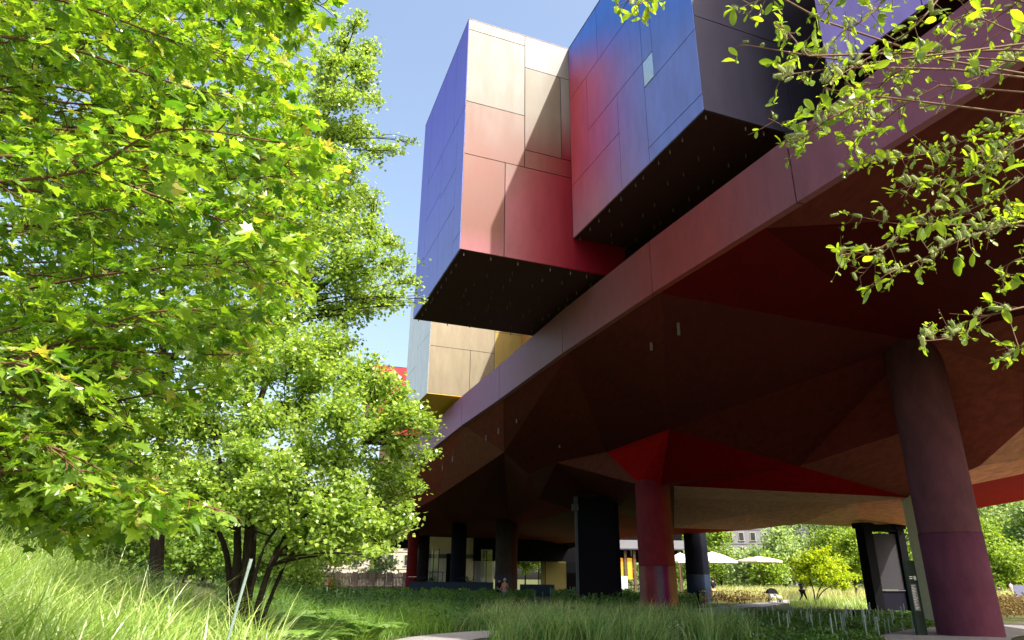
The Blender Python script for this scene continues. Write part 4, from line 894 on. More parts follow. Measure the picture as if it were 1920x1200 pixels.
# meadow in front of the red column, in shade
X, Y = clumped(44000, (-3.2, 10.5), (19.6, 36), 1050, 0.20, rg)
ok = off_path(X, Y, .1) & ((X > -0.55) | ((Y > 23.6) & (X > -0.09 * Y))) & (X < 0.23 * Y + 2.0) & (np.hypot(X - 7.3, Y - 35.9) > 1.0)
X, Y, az_, h_ = X[ok], Y[ok], CL_AZ[ok], CL_H[ok]
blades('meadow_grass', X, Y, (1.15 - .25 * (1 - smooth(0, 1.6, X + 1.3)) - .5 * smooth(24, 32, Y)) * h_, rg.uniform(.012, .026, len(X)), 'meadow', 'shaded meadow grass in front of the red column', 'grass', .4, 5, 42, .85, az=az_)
# arching seed heads in it
X, Y = clumped(3600, (-1, 10), (21, 34.5), 200, 0.3, rg); ok = off_path(X, Y, .1) & (X < 0.23 * Y + 1.0); X, Y = X[ok], Y[ok]
blades('seed_heads', X, Y, rg.uniform(.9, 1.2, len(X)), rg.uniform(.008, .012, len(X)), 'pale', 'thin straw coloured seed heads arching over the meadow', 'grass', .2, 6, 43, 1.1)
# darker grass and bedding between
X, Y = clumped(26000, (-12, -0.5), (17, 34), 800, 0.28, rg); ok = off_path(X, Y) & (X > -0.34 * Y - .2) & (X < -0.085 * Y + .2); X, Y, az_, h_ = X[ok], Y[ok], CL_AZ[ok], CL_H[ok]
blades('border_grass', X, Y, .95 * h_, rg.uniform(.012, .03, len(X)), 'fern', 'soft green grass bordering the path under the tree', 'grass', .5, 5, 44, 1.0, az=az_)
def bedding(name, xr, yr, n, mat, label, hmax, leaf, seed, cond, nclump=300, spread=.5, cat='bedding plants'):
    r = np.random.default_rng(seed); cx = r.uniform(*xr, nclump); cy = r.uniform(*yr, nclump); ch = r.uniform(.35, 1.0, nclump) * hmax
    k = r.integers(0, nclump, n); d = np.abs(r.normal(size=(n, 2))); ang = r.uniform(0, 6.283, n); rad = np.sqrt(r.random(n)) * spread * r.uniform(.6, 1.3, n)
    X = cx[k] + rad * np.cos(ang); Y = cy[k] + rad * np.sin(ang); h = ch[k] * np.sqrt(np.clip(1 - (rad / (spread * 1.35)) ** 2, .05, 1)) * r.uniform(.35, 1.0, n)
    ok = cond(X, Y) & off_path(X, Y, .1); X, Y, h = X[ok], Y[ok], h[ok]
    P = np.stack([X, Y, terrain(X, Y) + h], 1); D = r.normal(size=P.shape) + np.stack([np.cos(ang[ok]), np.sin(ang[ok]), np.zeros(len(X))], 1) * .8
    o = obj(name, leaves_mesh(name, P, D, r.normal(size=P.shape) * .5 + [0, 0, 1], leaf * r.uniform(.6, 1.3, len(P)), LEAF_KITE, MT[mat], r.random(len(P)))); return tag(o, label, cat, kind='stuff')
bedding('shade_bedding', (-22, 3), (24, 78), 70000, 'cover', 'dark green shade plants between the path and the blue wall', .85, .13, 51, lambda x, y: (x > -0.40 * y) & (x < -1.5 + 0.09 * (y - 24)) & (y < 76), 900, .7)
bedding('garden_bedding', (6, 30), (19.5, 52), 75000, 'cover', 'low green plants of the bed among the light rods', .27, .10, 52, lambda x, y: (x > 0.23 * y + 1.2) & (x < 0.58 * y + 1) & (y > 19) & (y < 40), 900, .6)
bedding('russet_bedding', (13, 24), (52, 72), 9000, 'rust', 'russet shrubs along the far side of the path', .95, .16, 53, lambda x, y: (x > 0.235 * y) & (x < 0.36 * y), 150, .7)
bedding('back_bedding', (3, 17), (38, 72), 26000, 'cover', 'dark plants behind the red column', .95, .16, 54, lambda x, y: (x > 0.05 * y + .4) & (x < 0.26 * y), 420, .7)
X = rg.uniform(15, 60, 26000); Y = rg.uniform(60, 96, 26000); ok = off_path(X, Y) & (X > 0.235 * Y + 2) & (X < .72 * Y); X, Y = X[ok], Y[ok]
blades('pale_meadow', X, Y, rg.uniform(.7, 1.45, len(X)), rg.uniform(.03, .06, len(X)), 'pale', 'sunlit pale meadow beyond the path', 'grass', .3, 3, 45, .5)
X = rg.uniform(17, 46, 9000); Y = rg.uniform(46, 62, 9000); ok = off_path(X, Y) & (X > 0.36 * Y + 1) & (X < .66 * Y); X, Y = X[ok], Y[ok]
blades('dry_grass', X, Y, rg.uniform(.35, .8, len(X)), rg.uniform(.02, .04, len(X)), 'reed', 'dry grass around the golden tree', 'grass', .3, 3, 46, .5)
bedding('right_shrubs', (22, 40), (33, 48), 26000, 'rust', 'sunlit mottled shrubs right of the plum column', 1.3, .12, 55, lambda x, y: (x > 0.655 * y) & (x < .84 * y), 170, .8)

bedding('spurge_heads', (-16, 2), (48, 68), 9000, 'fern', 'pale green flower heads in front of the blue wall', 1.0, .11, 56, lambda x, y: (x > -0.2 * y) & (x < -.01 * y), 130, .35)
bedding('meadow_herbs', (-1, 12), (20, 34), 16000, 'cover', 'broad leaved herbs mixed into the meadow grass', .7, .09, 57, lambda x, y: (x > -0.9) & (x < 0.23 * y + 2.4), 260, .35)
bedding('white_flowers', (3.5, 7.5), (20.2, 23.5), 500, 'umbel', 'small white flower heads in the meadow near the bottom edge', .62, .035, 58, lambda x, y: x > 0, 26, .22, 'flowers')
# ferns by the path, each one a plant
def fern(x, y, h, nf, seed, label):
    r = np.random.default_rng(seed); z0 = float(terrain(x, y)); root = empty('fern', (x, y, z0), label, 'fern', 'ferns beside the tall grass')
    segs = []; P = []; D = []; N_ = []; S_ = []
    for i in range(nf):
        a = 2 * math.pi * i / nf + r.normal() * .2; t = np.linspace(0, 1, 12); L = h * r.uniform(.85, 1.25)
        rad = L * (0.15 * t + .75 * t ** 1.5); zz = L * (1.05 * t - .62 * t ** 2.6)
        c = np.stack([x + rad * math.cos(a), y + rad * math.sin(a), z0 + zz], 1); segs.append((c, np.linspace(.006, .0015, 12)))
        for k in range(1, 12):
            d = unit(c[k] - c[k - 1]); lat = unit(np.cross(d, [0, 0, 1]))
            for sub in (0, .5):
                for sd in (-1, 1):
                    w = L * .30 * math.sin(math.pi * min(1, (k + sub) / 12.5)) ** .8
                    P.append(c[k - 1] + (c[k] - c[k - 1]) * sub); D.append(lat * sd + d * .35 + [0, 0, -.12]); N_.append(np.cross(lat, d) * -1 + r.normal(size=3) * .15); S_.append(w)
    F_ = (LEAF_KITE[0] * np.array([.26, 1, 1]), LEAF_KITE[1])
    obj('stems', tubes_mesh('stems', segs, MT['stem'], 4), root)
    o = obj('fronds', leaves_mesh('fronds', np.array(P), np.array(D), np.array(N_), np.array(S_), F_, MT['fern'], r.random(len(P))), root)
fl = ['bright fern tucked against the tall grass', 'wide fern in front of the shaded bed', 'fern nearest the pale path', 'small fern behind the wide fern', 'fern at the foot of the multi stemmed tree', 'leafy fern between grass and path at the bottom edge']
for i, (px, py, Yd, h) in enumerate([(548, 1130, 16.5, 1.25), (610, 1165, 17.5, 1.1), (690, 1185, 18.5, .95), (640, 1140, 21, 1.0), (560, 1115, 19.5, 1.25), (560, 1195, 14.5, 1.2)]):
    p = aty(px, py, Yd); fern(p[0], p[1], h, 13, 80 + i, fl[i])

# ------------------------------------------------------------------ light rods
rodm = MB().lathe((0, 0, 0), [(.016, 0), (.016, .93), (.019, .935), (.019, 1.0)], 7).mesh('light_rod', MT['rod'])
rod_sets = [
    ('slim frosted light rod in the bed below the portal frame', 'light rods in the right hand bed', [(rr_.uniform(1385, 1715), rr_.uniform(1150, 1182), .6) for rr_ in [np.random.default_rng(91)] for _ in range(62)]),
    ('slim frosted light rod along the shaded path by the red column', 'light rods beside the path', [(rr_.uniform(1282, 1400), rr_.uniform(1152, 1168), .6) for rr_ in [np.random.default_rng(92)] for _ in range(24)]),
    ('slim frosted light rod in the dark bedding near the blue wall', 'light rods near the blue wall', [(rr_.uniform(600, 800), rr_.uniform(1124, 1132), .85) for rr_ in [np.random.default_rng(93)] for _ in range(22)]),
    ('slim frosted light rod behind the meadow by the lift shaft', 'light rods by the lift shaft', [(rr_.uniform(965, 1185), rr_.uniform(1122, 1130), 1.1) for rr_ in [np.random.default_rng(94)] for _ in range(16)])]
for lab, grp, L_ in rod_sets:
    for (x, y, h) in L_:
        p = atz(x, y, 0.12); hh = h * rng.uniform(.55, .95)
        tag(obj('light_rod', rodm, None, Matrix.Translation((p[0], p[1], float(terrain(p[0], p[1])) - .05)) @ Matrix.Rotation(rng.normal() * .03, 4, 'X') @ Matrix.Diagonal((1.15, 1.15, hh + .12, 1))), lab, 'light rod', grp)
for (x, y, Yd, h, tilt, lab) in [(402, 1210, 9.0, 1.05, .16, 'thick leaning light rod standing in the bright grass'), (1563, 1200, 21.5, .75, 0, 'near light rod at the bottom edge of the right bed'), (1287, 1200, 21.5, .55, 0, 'short near light rod beside the meadow'), (1625, 1190, 22.6, .75, 0, 'tall near light rod below the portal frame'), (1648, 1185, 24, .5, 0, 'short light rod near the sign totem'), (1384, 1200, 21.3, .3, 0, 'stubby light rod at the bottom of the picture')]:
    p = aty(x, y, Yd); z = float(terrain(p[0], p[1]))
    tag(obj('light_rod', rodm, None, Matrix.Translation((p[0], p[1], z - .05)) @ Matrix.Rotation(tilt, 4, 'Y') @ Matrix.Diagonal((1.15, 1.15, h + max(0, p[2] - z) , 1))), lab, 'light rod', 'single light rods')

# ------------------------------------------------------------------ sign totem
tp = atz(1729, 1193, 0.0); trz = 0.42
def tl(a, b, z): return (tp[0] + a * math.cos(trz) - b * math.sin(trz), tp[1] + a * math.sin(trz) + b * math.cos(trz), z)
tot = empty('sign_totem', tp, 'dark green sign totem with small white print beside the cream pillar', 'sign')
MB().box(tl(0, 0, 1.13), (0.44, 0.10, 2.3), trz).build('slab', MT['totem'], tot)
MB().box(tl(-.04, -.053, 1.15), (0.25, 0.008, 0.80), trz).build('text_panel', MT['totemgrey'], tot)
m = MB()
for i in range(16):
    w = [.16, .12, .19, .14, .17, .10][i % 6]; m.box(tl(-.15 + w / 2, -.059, 1.50 - i * .046), (w, 0.004, 0.014), trz)
m.build('text_lines', MT['white'], tot)
m = MB()
for k in range(20):
    t = 2 * math.pi * k / 20; m.box(tl(.10 + .055 * math.cos(t), -.053, 1.74 + .055 * math.sin(t)), (.022, .006, .022), trz)
m.box(tl(.10, -.053, 1.74), (.03, .006, .05), trz); m.build('emblem', MT['white'], tot)
m = MB()
for i, w in enumerate((.16, .13)): m.box(tl(-.16 + w / 2, -.053, 1.78 - i * .06), (w, .006, .026), trz)
m.build('heading', MT['white'], tot)

# ------------------------------------------------------------------ low blue wall, fence, entrance hall
wl = empty('low_wall', (-6, 72, 0), 'long low dark blue wall in front of the columns', 'wall')
wy = 70.0
xa, xb = aty(768, 1100, wy)[0], aty(925, 1100, wy)[0]; xc = aty(975, 1100, wy)[0]; xd = aty(1040, 1100, wy)[0]
MB().box(((xa + xb) / 2, wy, .55), (xb - xa, .35, 1.3)).build('wall_block', MT['bluewall'], wl)
MB().box(((xc + xd) / 2, wy + .4, .5), (xd - xc, .35, 1.2)).build('wall_block', MT['bluewall'], wl)
MB().box(((xa + xb) / 2, wy, 1.22), (xb - xa + .06, .42, .05)).build('coping', MT['bluewall'], wl)
p = aty(863, 1107, wy - .6); tag(MB().box((p[0], p[1], p[2]), (.26, .04, .38)).box((p[0], p[1] + .01, p[2] / 2 - .1), (.04, .03, p[2])).build('notice_board', paint('yellow_notice', (.62, .58, .16), .6)), 'small yellow notice in front of the low blue wall', 'sign')

fy = 84.0
fen = empty('timber_fence', (-22, fy, 0), 'weathered timber paling fence below the stone house', 'fence')
x0f, x1f = aty(575, 1080, fy)[0], aty(762, 1080, fy)[0]; nf = 70
fm = {}
rf = np.random.default_rng(17)
for i in range(nf):
    hgt = 2.0 + rf.uniform(-.12, .12); w = (x1f - x0f) / nf
    mm = fm.get(i % 6) or fm.setdefault(i % 6, MB().box((0, 0, .5), (w * .86, .05, 1.0)).mesh('paling', paint('paling_wood_%d' % i, tuple(np.array((.17, .12, .09)) * rf.uniform(.6, 1.5)), .9)))
    obj('paling', mm, fen, Matrix.Translation((x0f + (i + .5) * w, fy + rf.normal() * .015, .1)) @ Matrix.Diagonal((1, 1, hgt, 1)))
for zz in (.6, 1.6): MB().box(((x0f + x1f) / 2, fy + .08, zz), (x1f - x0f, .06, .1)).build('rail', MT['wood'], fen)
p = aty(620, 1084, 70); hyd = empty('fire_hydrant', (p[0], p[1], 0), 'small red hydrant in front of the timber fence', 'hydrant')
MB().lathe((p[0], p[1], 0), [(.16, 0), (.16, .1), (.12, .12), (.12, 1.15), (.17, 1.2), (.17, 1.3), (.13, 1.45), (.03, 1.55)], 12).build('barrel', MT['red'], hyd, True)
for sd in (-1, 1): MB().tube([[p[0], p[1], .95], [p[0] + sd * .22, p[1], .95]], .06, 8).build('nozzle', MT['red'], hyd)

def house(name, label, c, size, rz, floors, bays, wallm, roof_h, win=(1.1, 1.9), group=None, mansard=True):
    root = empty(name, (c[0], c[1], 0), label, 'building', group); w, d, h = size
    MB().box((c[0], c[1], h / 2), size, rz).build('wall', wallm, root)
    ca, sa = math.cos(rz), math.sin(rz)
    T = lambda a, b, z: (c[0] + a * ca - b * sa, c[1] + a * sa + b * ca, z)
    k = .72
    MB().hexa([T(-w / 2 - .2, -d / 2 - .2, h), T(w / 2 + .2, -d / 2 - .2, h), T(w / 2 + .2, d / 2 + .2, h), T(-w / 2 - .2, d / 2 + .2, h)], [T(-w / 2 * k - .2, -d / 2 * k, h + roof_h), T(w / 2 * k, -d / 2 * k, h + roof_h), T(w / 2 * k, d / 2 * k, h + roof_h), T(-w / 2 * k, d / 2 * k, h + roof_h)]).build('roof', MT['zinc'], root)
    fm_ = {}
    for i in range(floors):
        z = h * (i + .5) / floors
        for j in range(bays):
            a = -w / 2 + w * (j + .5) / bays
            f = MB().box(T(a, -d / 2 - .04, z), (win[0] + .3, .12, win[1] + .3), rz).build('window', MT['stone'], root)
            MB().box(T(a, -d / 2 - .12, z), (win[0], .06, win[1]), rz).build('pane', MT['pane'], f)
            MB().box(T(a, -d / 2 - .15, z - win[1] / 2 - .1), (win[0] + .5, .25, .1), rz).build('sill', MT['stone'], f)
        MB().box(T(0, -d / 2 - .05, h * i / floors + .05), (w, .18, .22), rz).build('string_course', wallm, root)
    return root
p = aty(690, 1050, 150); house('stone_house', 'pale stone house glimpsed behind the fence and tree', (p[0], p[1]), (20, 12, 13), .1, 4, 6, MT['stone'], 3.2)
p = aty(1420, 1000, 190); house('apartment_block', 'pale grey apartment block rising above the garden trees', (p[0], p[1]), (26, 14, 17.5), -.1, 5, 9, MT['stonegrey'], 4)
p = aty(1905, 960, 150); house('apartment_block', 'blue grey apartment block at the right edge above the trees', (p[0], p[1]), (12, 12, 23), -.5, 6, 4, MT['stonegrey'], 4)

# entrance hall under the building: cream wall, dark upper band, glazed front
hall = empty('entrance_hall', (-4, 104, 0), 'glazed entrance hall with a cream wall behind the columns', 'entrance')
hy = 100.0
def hx(px): return aty(px, 1060, hy)[0]
MB().box(((hx(795) + hx(925)) / 2, hy + 3, 3.9), (hx(925) - hx(795), .4, 7.8)).build('cream_wall', MT['cream'], hall)
MB().box(((hx(885) + hx(1290)) / 2, hy + 2.5, 6.1), (hx(1290) - hx(885), .5, 4.4)).build('dark_band', MT['black'], hall)
MB().box(((hx(1020) + hx(1156)) / 2, hy + 7, 2.6), (hx(1156) - hx(1020), .4, 6)).build('rear_wall', MT['black'], hall)
MB().box(((hx(1010) + hx(1075)) / 2, hy + 6, 2.2), (hx(1075) - hx(1025), .4, 4.4)).build('yellow_wall', paint('dim_yellow_wall', (.2, .17, .06), .8), hall)
MB().box(((hx(795) + hx(925)) / 2, hy + 2.7, 4.5), (hx(925) - hx(795), .12, .55)).build('cornice', MT['stonegrey'], hall)
for px in (813, 823, 889, 912, 1009, 1022): MB().box((hx(px), hy - .5, 2.7), (.10, .12, 5.4)).build('mullion', MT['black'], hall)
for a, b in ((800, 813), (813, 823), (889, 912), (912, 924), (1009, 1022)): MB().box(((hx(a) + hx(b)) / 2, hy - .5, 2.7), (hx(b) - hx(a) - .12, .02, 5.3)).build('glass_pane', MT['glass'], hall)
dr = MB().box((hx(841), hy + 2.2, 2.4), (1.0, .2, 4.9)).box((hx(851), hy + 2.2, 2.4), (.4, .2, 4.4)).build('door', MT['black'], hall)
MB().box((hx(846), hy + 2.0, 2.2), (.12, .1, .5)).build('handle', MT['flange'], dr)
MB().box((hx(810), hy - 1.2, 2.35), (hx(835) - hx(784), .06, .07)).box((hx(832), hy - 1.2, 1.2), (.07, .06, 2.4)).box((hx(786), hy - 1.2, 1.2), (.07, .06, 2.4)).box((hx(809), hy - 1.2, 1.2), (.07, .06, 2.4)).build('railing', MT['black'], hall)
MB().box(((hx(893) + hx(905)) / 2, hy + 2.6, 2.0), (hx(906) - hx(892), .1, 4.0)).build('poster_wall', paint('lavender_poster', (.42, .40, .48), .7), hall)
for k, (px, lab) in enumerate([(812, 'clipped shrub left of the hall door'), (878, 'clipped shrub right of the navy column')]):
    b = np.array([hx(px), hy - 2.5, 0]); blob_tree('shrub', lab, 'shrub', b, [[b, b + [0, 0, .6], b + [0, 0, 1.2]]], [(b[0] + dx, b[1], .9 + dz, .75) for dx, dz in ((0, 0), (-.6, -.2), (.6, -.1), (.1, .6))], 'cover', .2, 60, seed=120 + k, trunk_r=[.05])
# lit foliage seen through the passage
b = np.array([aty(985, 1080, 112)[0], 112, 0.0]); blob_tree('garden_tree', 'sunlit tree seen through the dark passage beside the grey column', 'tree', b, [[b, b + [0, 0, 2], b + [.2, 0, 5]]], [(b[0] + dx, b[1] + dy, 3.4 + dz, 1.4) for dx, dy, dz in ((0, 0, 0), (-1.6, .3, .8), (1.6, 0, 1.0), (.4, .5, 2.2), (-.8, 0, 2.6), (1.4, 0, 2.8))], 'midtree', .3, 300, seed=131)

# ------------------------------------------------------------------ cafe pavilion and parasols
caf = empty('cafe_pavilion', (12, 100, 0), 'cafe pavilion with amber blinds under a grey roof behind the red column', 'pavilion')
cy_ = 98.0
def cxp(px): return aty(px, 1060, cy_)[0]
MB().box(((cxp(1130) + cxp(1292)) / 2, cy_ + 2, 6.1), (cxp(1292) - cxp(1130), 5.5, 1.1)).build('roof', MT['stonegrey'], caf)
MB().box(((cxp(1130) + cxp(1292)) / 2, cy_ - .9, 5.5), (cxp(1292) - cxp(1130) + .4, .2, .14)).build('fascia', MT['flange'], caf)
for px in (1156, 1173, 1190, 1203, 1262, 1275): MB().box((cxp(px), cy_, 2.8), (.34, .3, 5.6)).build('post', MT['brownpost'], caf)
for a, b in ((1157, 1172), (1174, 1189)):
    bl = MB().box(((cxp(a) + cxp(b)) / 2, cy_ + .1, 3.0), (cxp(b) - cxp(a) - .4, .06, 2.7)).build('blind', MT['amber'], caf)
    MB().box(((cxp(a) + cxp(b)) / 2, cy_ + .1, 5.0), (cxp(b) - cxp(a) - .4, .05, .9)).build('pane', MT['glass'], caf)
    MB().box(((cxp(a) + cxp(b)) / 2, cy_, 1.6), (cxp(b) - cxp(a) - .4, .05, .1)).build('rail', MT['brownpost'], bl)
MB().box((cxp(1163), cy_ - 2, 1.1), (cxp(1170) - cxp(1155), .5, 1.9)).build('counter', paint('counter_white', (.6, .62, .66), .6), caf)
def furniture(px, Yd, lab):
    p = aty(px, 1090, Yd); x, y = p[0], p[1]; r = empty('cafe_table', (x, y, 0), lab, 'table', 'cafe tables')
    MB().lathe((x, y, 0), [(.3, 0), (.3, .03), (.04, .05), (.04, .95), (.45, .97), (.45, 1.01)], 12).build('table', MT['black'], r)
for px, Yd, lab in ((1183, 92, 'dark cafe table in front of the amber blinds'), (1196, 94, 'cafe table close to the red column'), (1264, 92, 'cafe table left of the black column')): furniture(px, Yd, lab)
def parasol(px, ytop, yrim, Yd, halfw_px, label, tilt=0):
    top = aty(px, ytop, Yd); rim = aty(px, yrim, Yd); _, _, c = proj(top); R_ = halfw_px * float(c[0]) / FPX; x, y = top[0], top[1]
    root = empty('parasol', (x, y, 0), label, 'parasol', 'cafe parasols')
    n = 8; V = [[x, y, top[2]]]; F = []
    for ring, (f, s_) in enumerate(((.5, .42), (1, 1.0))):
        for k in range(n):
            t = 2 * math.pi * (k + .5) / n; V.append([x + R_ * f * math.cos(t), y + R_ * f * math.sin(t), top[2] + (rim[2] - top[2]) * s_])
    for k in range(n):
        V.append([V[1 + n + k][0], V[1 + n + k][1], V[1 + n + k][2] - .22])
    for k in range(n):
        k2 = (k + 1) % n; F += [[0, 1 + k, 1 + k2], [1 + k, 1 + n + k, 1 + n + k2, 1 + k2], [1 + n + k, 1 + 2 * n + k, 1 + 2 * n + k2, 1 + n + k2]]
    can = obj('canopy', mesh('canopy', V, group_faces(F), MT['canvas']), root)
    for k in range(n):
        a = np.array([x, y, top[2] - .12]); b_ = np.array(V[1 + n + k]) - [0, 0, .06]; MB().tube([a, b_], .02, 4).build('rib', MT['brownpost'], can)
    MB().tube([[x, y, -.05], [x, y, top[2] + .12]], .05, 8).build('pole', MT['brownpost'], root)
    MB().lathe((x, y, 0), [(.4, 0), (.4, .08), (.08, .12), (.08, .3)], 10).build('foot', MT['black'], root)
parasol(1335, 1034, 1052, 88, 44, 'white parasol with dark pole right of the black column')
parasol(1422, 1043, 1051, 96, 41, 'flat white parasol standing alone beyond the meadow')
parasol(1275, 1036, 1052, 93, 28, 'white parasol between the red and black columns')

# ------------------------------------------------------------------ people
def skin_body(name, joints, edges, radii, mat, parent):
    me = bpy.data.meshes.new(name); me.from_pydata([tuple(j) for j in joints], edges, []); me.materials.append(mat)
    o = link(bpy.data.objects.new(name, me), parent)
    md = o.modifiers.new('skin', 'SKIN'); md.use_smooth_shade = True
    lay = me.skin_vertices[0] if len(me.skin_vertices) else None
    if lay is None:
        bpy.context.view_layer.objects.active = o; lay = me.skin_vertices[0]
    for i, r in enumerate(radii): lay.data[i].radius = (r, r) if np.isscalar(r) else r
    lay.data[0].use_root = True
    sb = o.modifiers.new('sub', 'SUBSURF'); sb.levels = 1; sb.render_levels = 2
    dg = bpy.context.evaluated_depsgraph_get(); ev = bpy.data.meshes.new_from_object(o.evaluated_get(dg)); o.modifiers.clear(); o.data = ev
    return o
def person(px, py, Yd, H, face, pose, top, bottom, hair, label, z=None, group=None):
    """one figure: body surface with head, arms, hands, legs; clothing and hair as children"""
    p = aty(px, py, Yd); gz = float(terrain(p[0], p[1])) + .06 if z is None else z; root = empty('person', (p[0], p[1], gz), label, 'person', group)
    k = H / 1.75; ca, sa = math.cos(face), math.sin(face)
    T = lambda x, y, zz: np.array([p[0] + k * (x * ca - y * sa), p[1] + k * (x * sa + y * ca), gz + k * zz])     # x right, y forward
    if pose == 'walk': hip, kn, an, toe = .92, [(.1, .16, .5), (-.1, .02, .5)], [(.1, .30, .09), (-.1, -.28, .12)], [(.1, .48, .03), (-.1, -.14, .02)]
    elif pose == 'sit': hip, kn, an, toe = .48, [(.11, .45, .5), (-.11, .45, .48)], [(.12, .48, .09), (-.1, .5, .09)], [(.12, .66, .03), (-.1, .68, .03)]
    else: hip, kn, an, toe = .92, [(.1, .02, .5), (-.1, .02, .5)], [(.11, 0, .08), (-.11, 0, .08)], [(.13, .16, .03), (-.13, .16, .03)]
    sh = hip + .52
    J = [T(0, 0, hip), T(0, .01, hip + .22), T(0, .02, sh - .06), T(0, .03, sh + .06), T(0, .05, sh + .15), T(0, .06, sh + .27), T(0, .05, sh + .36)]
    E_ = [(0, 1), (1, 2), (2, 3), (3, 4), (4, 5), (5, 6)]; R_ = [(.15 * k, .12 * k), (.13 * k, .1 * k), (.16 * k, .11 * k), .055 * k, .07 * k, .1 * k, .075 * k]
    for sd, a2 in ((1, .1), (-1, -.05)):
        b0 = len(J); fwd = .22 if pose in ('push', 'sit') else a2
        J += [T(.19 * sd, .02, sh - .02), T(.25 * sd, -.01 + fwd * .3, sh - .30), T(.24 * sd, .1 + fwd, sh - .5 + (.12 if pose in ('push', 'sit') else 0)), T(.23 * sd, .16 + fwd, sh - .56 + (.14 if pose in ('push', 'sit') else 0)), T(.22 * sd, .2 + fwd, sh - .62 + (.16 if pose in ('push', 'sit') else 0))]
        E_ += [(2, b0), (b0, b0 + 1), (b0 + 1, b0 + 2), (b0 + 2, b0 + 3), (b0 + 3, b0 + 4)]; R_ += [.062 * k, .045 * k, .03 * k, .038 * k, .016 * k]
    for (kx, ky, kz), (x_, y_, z_), (tx, ty, tz) in zip(kn, an, toe):
        b0 = len(J); sd = 1 if kx > 0 else -1
        J += [T(.1 * sd, 0.02, hip - .08), T(kx, ky, kz), T(x_, y_, z_), T(tx, ty, tz)]; E_ += [(0, b0), (b0, b0 + 1), (b0 + 1, b0 + 2), (b0 + 2, b0 + 3)]; R_ += [.095 * k, .062 * k, .042 * k, .035 * k]
    skin_body('body', J, E_, R_, MT['skin'], root)
    # clothing: shirt and trousers follow the same joints, a little fuller
    jt = [0, 1, 2, 3, 7, 8, 12, 13]; mp_ = {j: i for i, j in enumerate(jt)}
    et = [(mp_[a], mp_[b]) for a, b in E_ if a in mp_ and b in mp_]
    skin_body('shirt', [J[j] for j in jt], et, [tuple(np.array(R_[j]) * 1.16) if not np.isscalar(R_[j]) else R_[j] * 1.25 for j in jt], MT[top], root)
    jb = [0, 17, 18, 19, 21, 22, 23]; mp_ = {j: i for i, j in enumerate(jb)}
    et = [(mp_[a], mp_[b]) for a, b in E_ if a in mp_ and b in mp_]
    skin_body('trousers', [J[j] + ([0, 0, .04] if j in (19, 23) else 0) for j in jb], et, [tuple(np.array(R_[j]) * 1.18) if not np.isscalar(R_[j]) else R_[j] * 1.3 for j in jb], MT[bottom], root)
    hd = J[5]; m = MB().lathe((hd[0] - .02 * k * -sa, hd[1] - .02 * k * ca, hd[2]), [(.095 * k, -.06 * k), (.118 * k, .0), (.115 * k, .07 * k), (.08 * k, .125 * k), (.02 * k, .15 * k)], 12); m.build('hair', MT[hair], root, True)
    return root
person(1339, 1118, 60.5, 1.68, 0.1, 'walk', 'cloth_black', 'cloth_tan', 'hairdark', 'person in dark top and tan trousers by the parasol pole')
person(1507, 1130, 55.5, 1.78, -1.2, 'walk', 'cloth_navy', 'cloth_black', 'hairdark', 'person in black trousers half hidden by the golden tree')
person(1633, 1100, 66, 1.75, .5, 'stand', 'cloth_blue', 'cloth_grey', 'hairdark', 'person in a blue top left of the portal frame')
person(936, 1117, 62, 1.7, .2, 'sit', 'cloth_black', 'cloth_black', 'hairdark', 'seated visitor in black in front of the grey column', z=0.28)
person(946, 1118, 58, 1.72, -.3, 'sit', 'cloth_orange', 'cloth_grey', 'hairgrey', 'seated visitor in a terracotta top by the grey column', z=0.25)
person(1898, 1108, 75, 1.7, .3, 'walk', 'cloth_pink', 'cloth_grey', 'hairdark', 'person in a pale pink top on the far right path')
person(1875, 1110, 75, 1.7, -.3, 'sit', 'cloth_black', 'cloth_navy', 'hairdark', 'person in black sitting beside the far right path', z=.1)

# stroller on the path
sp = atz(1452, 1129, 0.06); st = empty('stroller', sp, 'black hooded stroller parked on the sunny path', 'stroller')
sx_, sy_ = sp[0], sp[1]
def wheel(x, y, r):
    w = MB(); t = np.linspace(0, 2 * math.pi, 17); w.tube([[x + r * math.cos(a), y, r + r * math.sin(a)] for a in t], .03, 6, False)
    o = w.build('wheel', MT['black'], st); MB().tube([[x, y - .03, r], [x, y + .03, r]], .05, 8).build('hub', MT['flange'], o)
for dx, dy, r in ((-.42, -.28, .15), (-.42, .28, .15), (.45, -.24, .12), (.45, .24, .12)): wheel(sx_ + dx, sy_ + dy, r)
for dy in (-.26, .26): MB().tube([[sx_ - .42, sy_ + dy, .2], [sx_ + .05, sy_ + dy, .62], [sx_ + .45, sy_ + dy, .18]], .018, 6).tube([[sx_ + .05, sy_ + dy, .55], [sx_ - .5, sy_ + dy, 1.02], [sx_ - .62, sy_ + dy, 1.06]], .016, 6).build('frame', MT['flange'], st)
MB().tube([[sx_ - .62, sy_ - .26, 1.06], [sx_ - .62, sy_ + .26, 1.06]], .02, 6).build('handle', MT['black'], st)
MB().hexa([[sx_ - .3, sy_ - .24, .45], [sx_ + .5, sy_ - .22, .38], [sx_ + .5, sy_ + .22, .38], [sx_ - .3, sy_ + .24, .45]], [[sx_ - .36, sy_ - .26, .72], [sx_ + .58, sy_ - .22, .52], [sx_ + .58, sy_ + .22, .52], [sx_ - .36, sy_ + .26, .72]]).build('seat', MT['cloth_white'], st)
V = []; F = []; nn_ = 9
for j, yy in enumerate((-.28, 0, .28)):
    for i in range(nn_):
        a = math.radians(10 + 165 * i / (nn_ - 1)); V.append([sx_ - .12 - .42 * math.cos(math.pi - a) * -1 * .95, sy_ + yy, .62 + .46 * math.sin(a) * (1.04 if j == 1 else 1)])
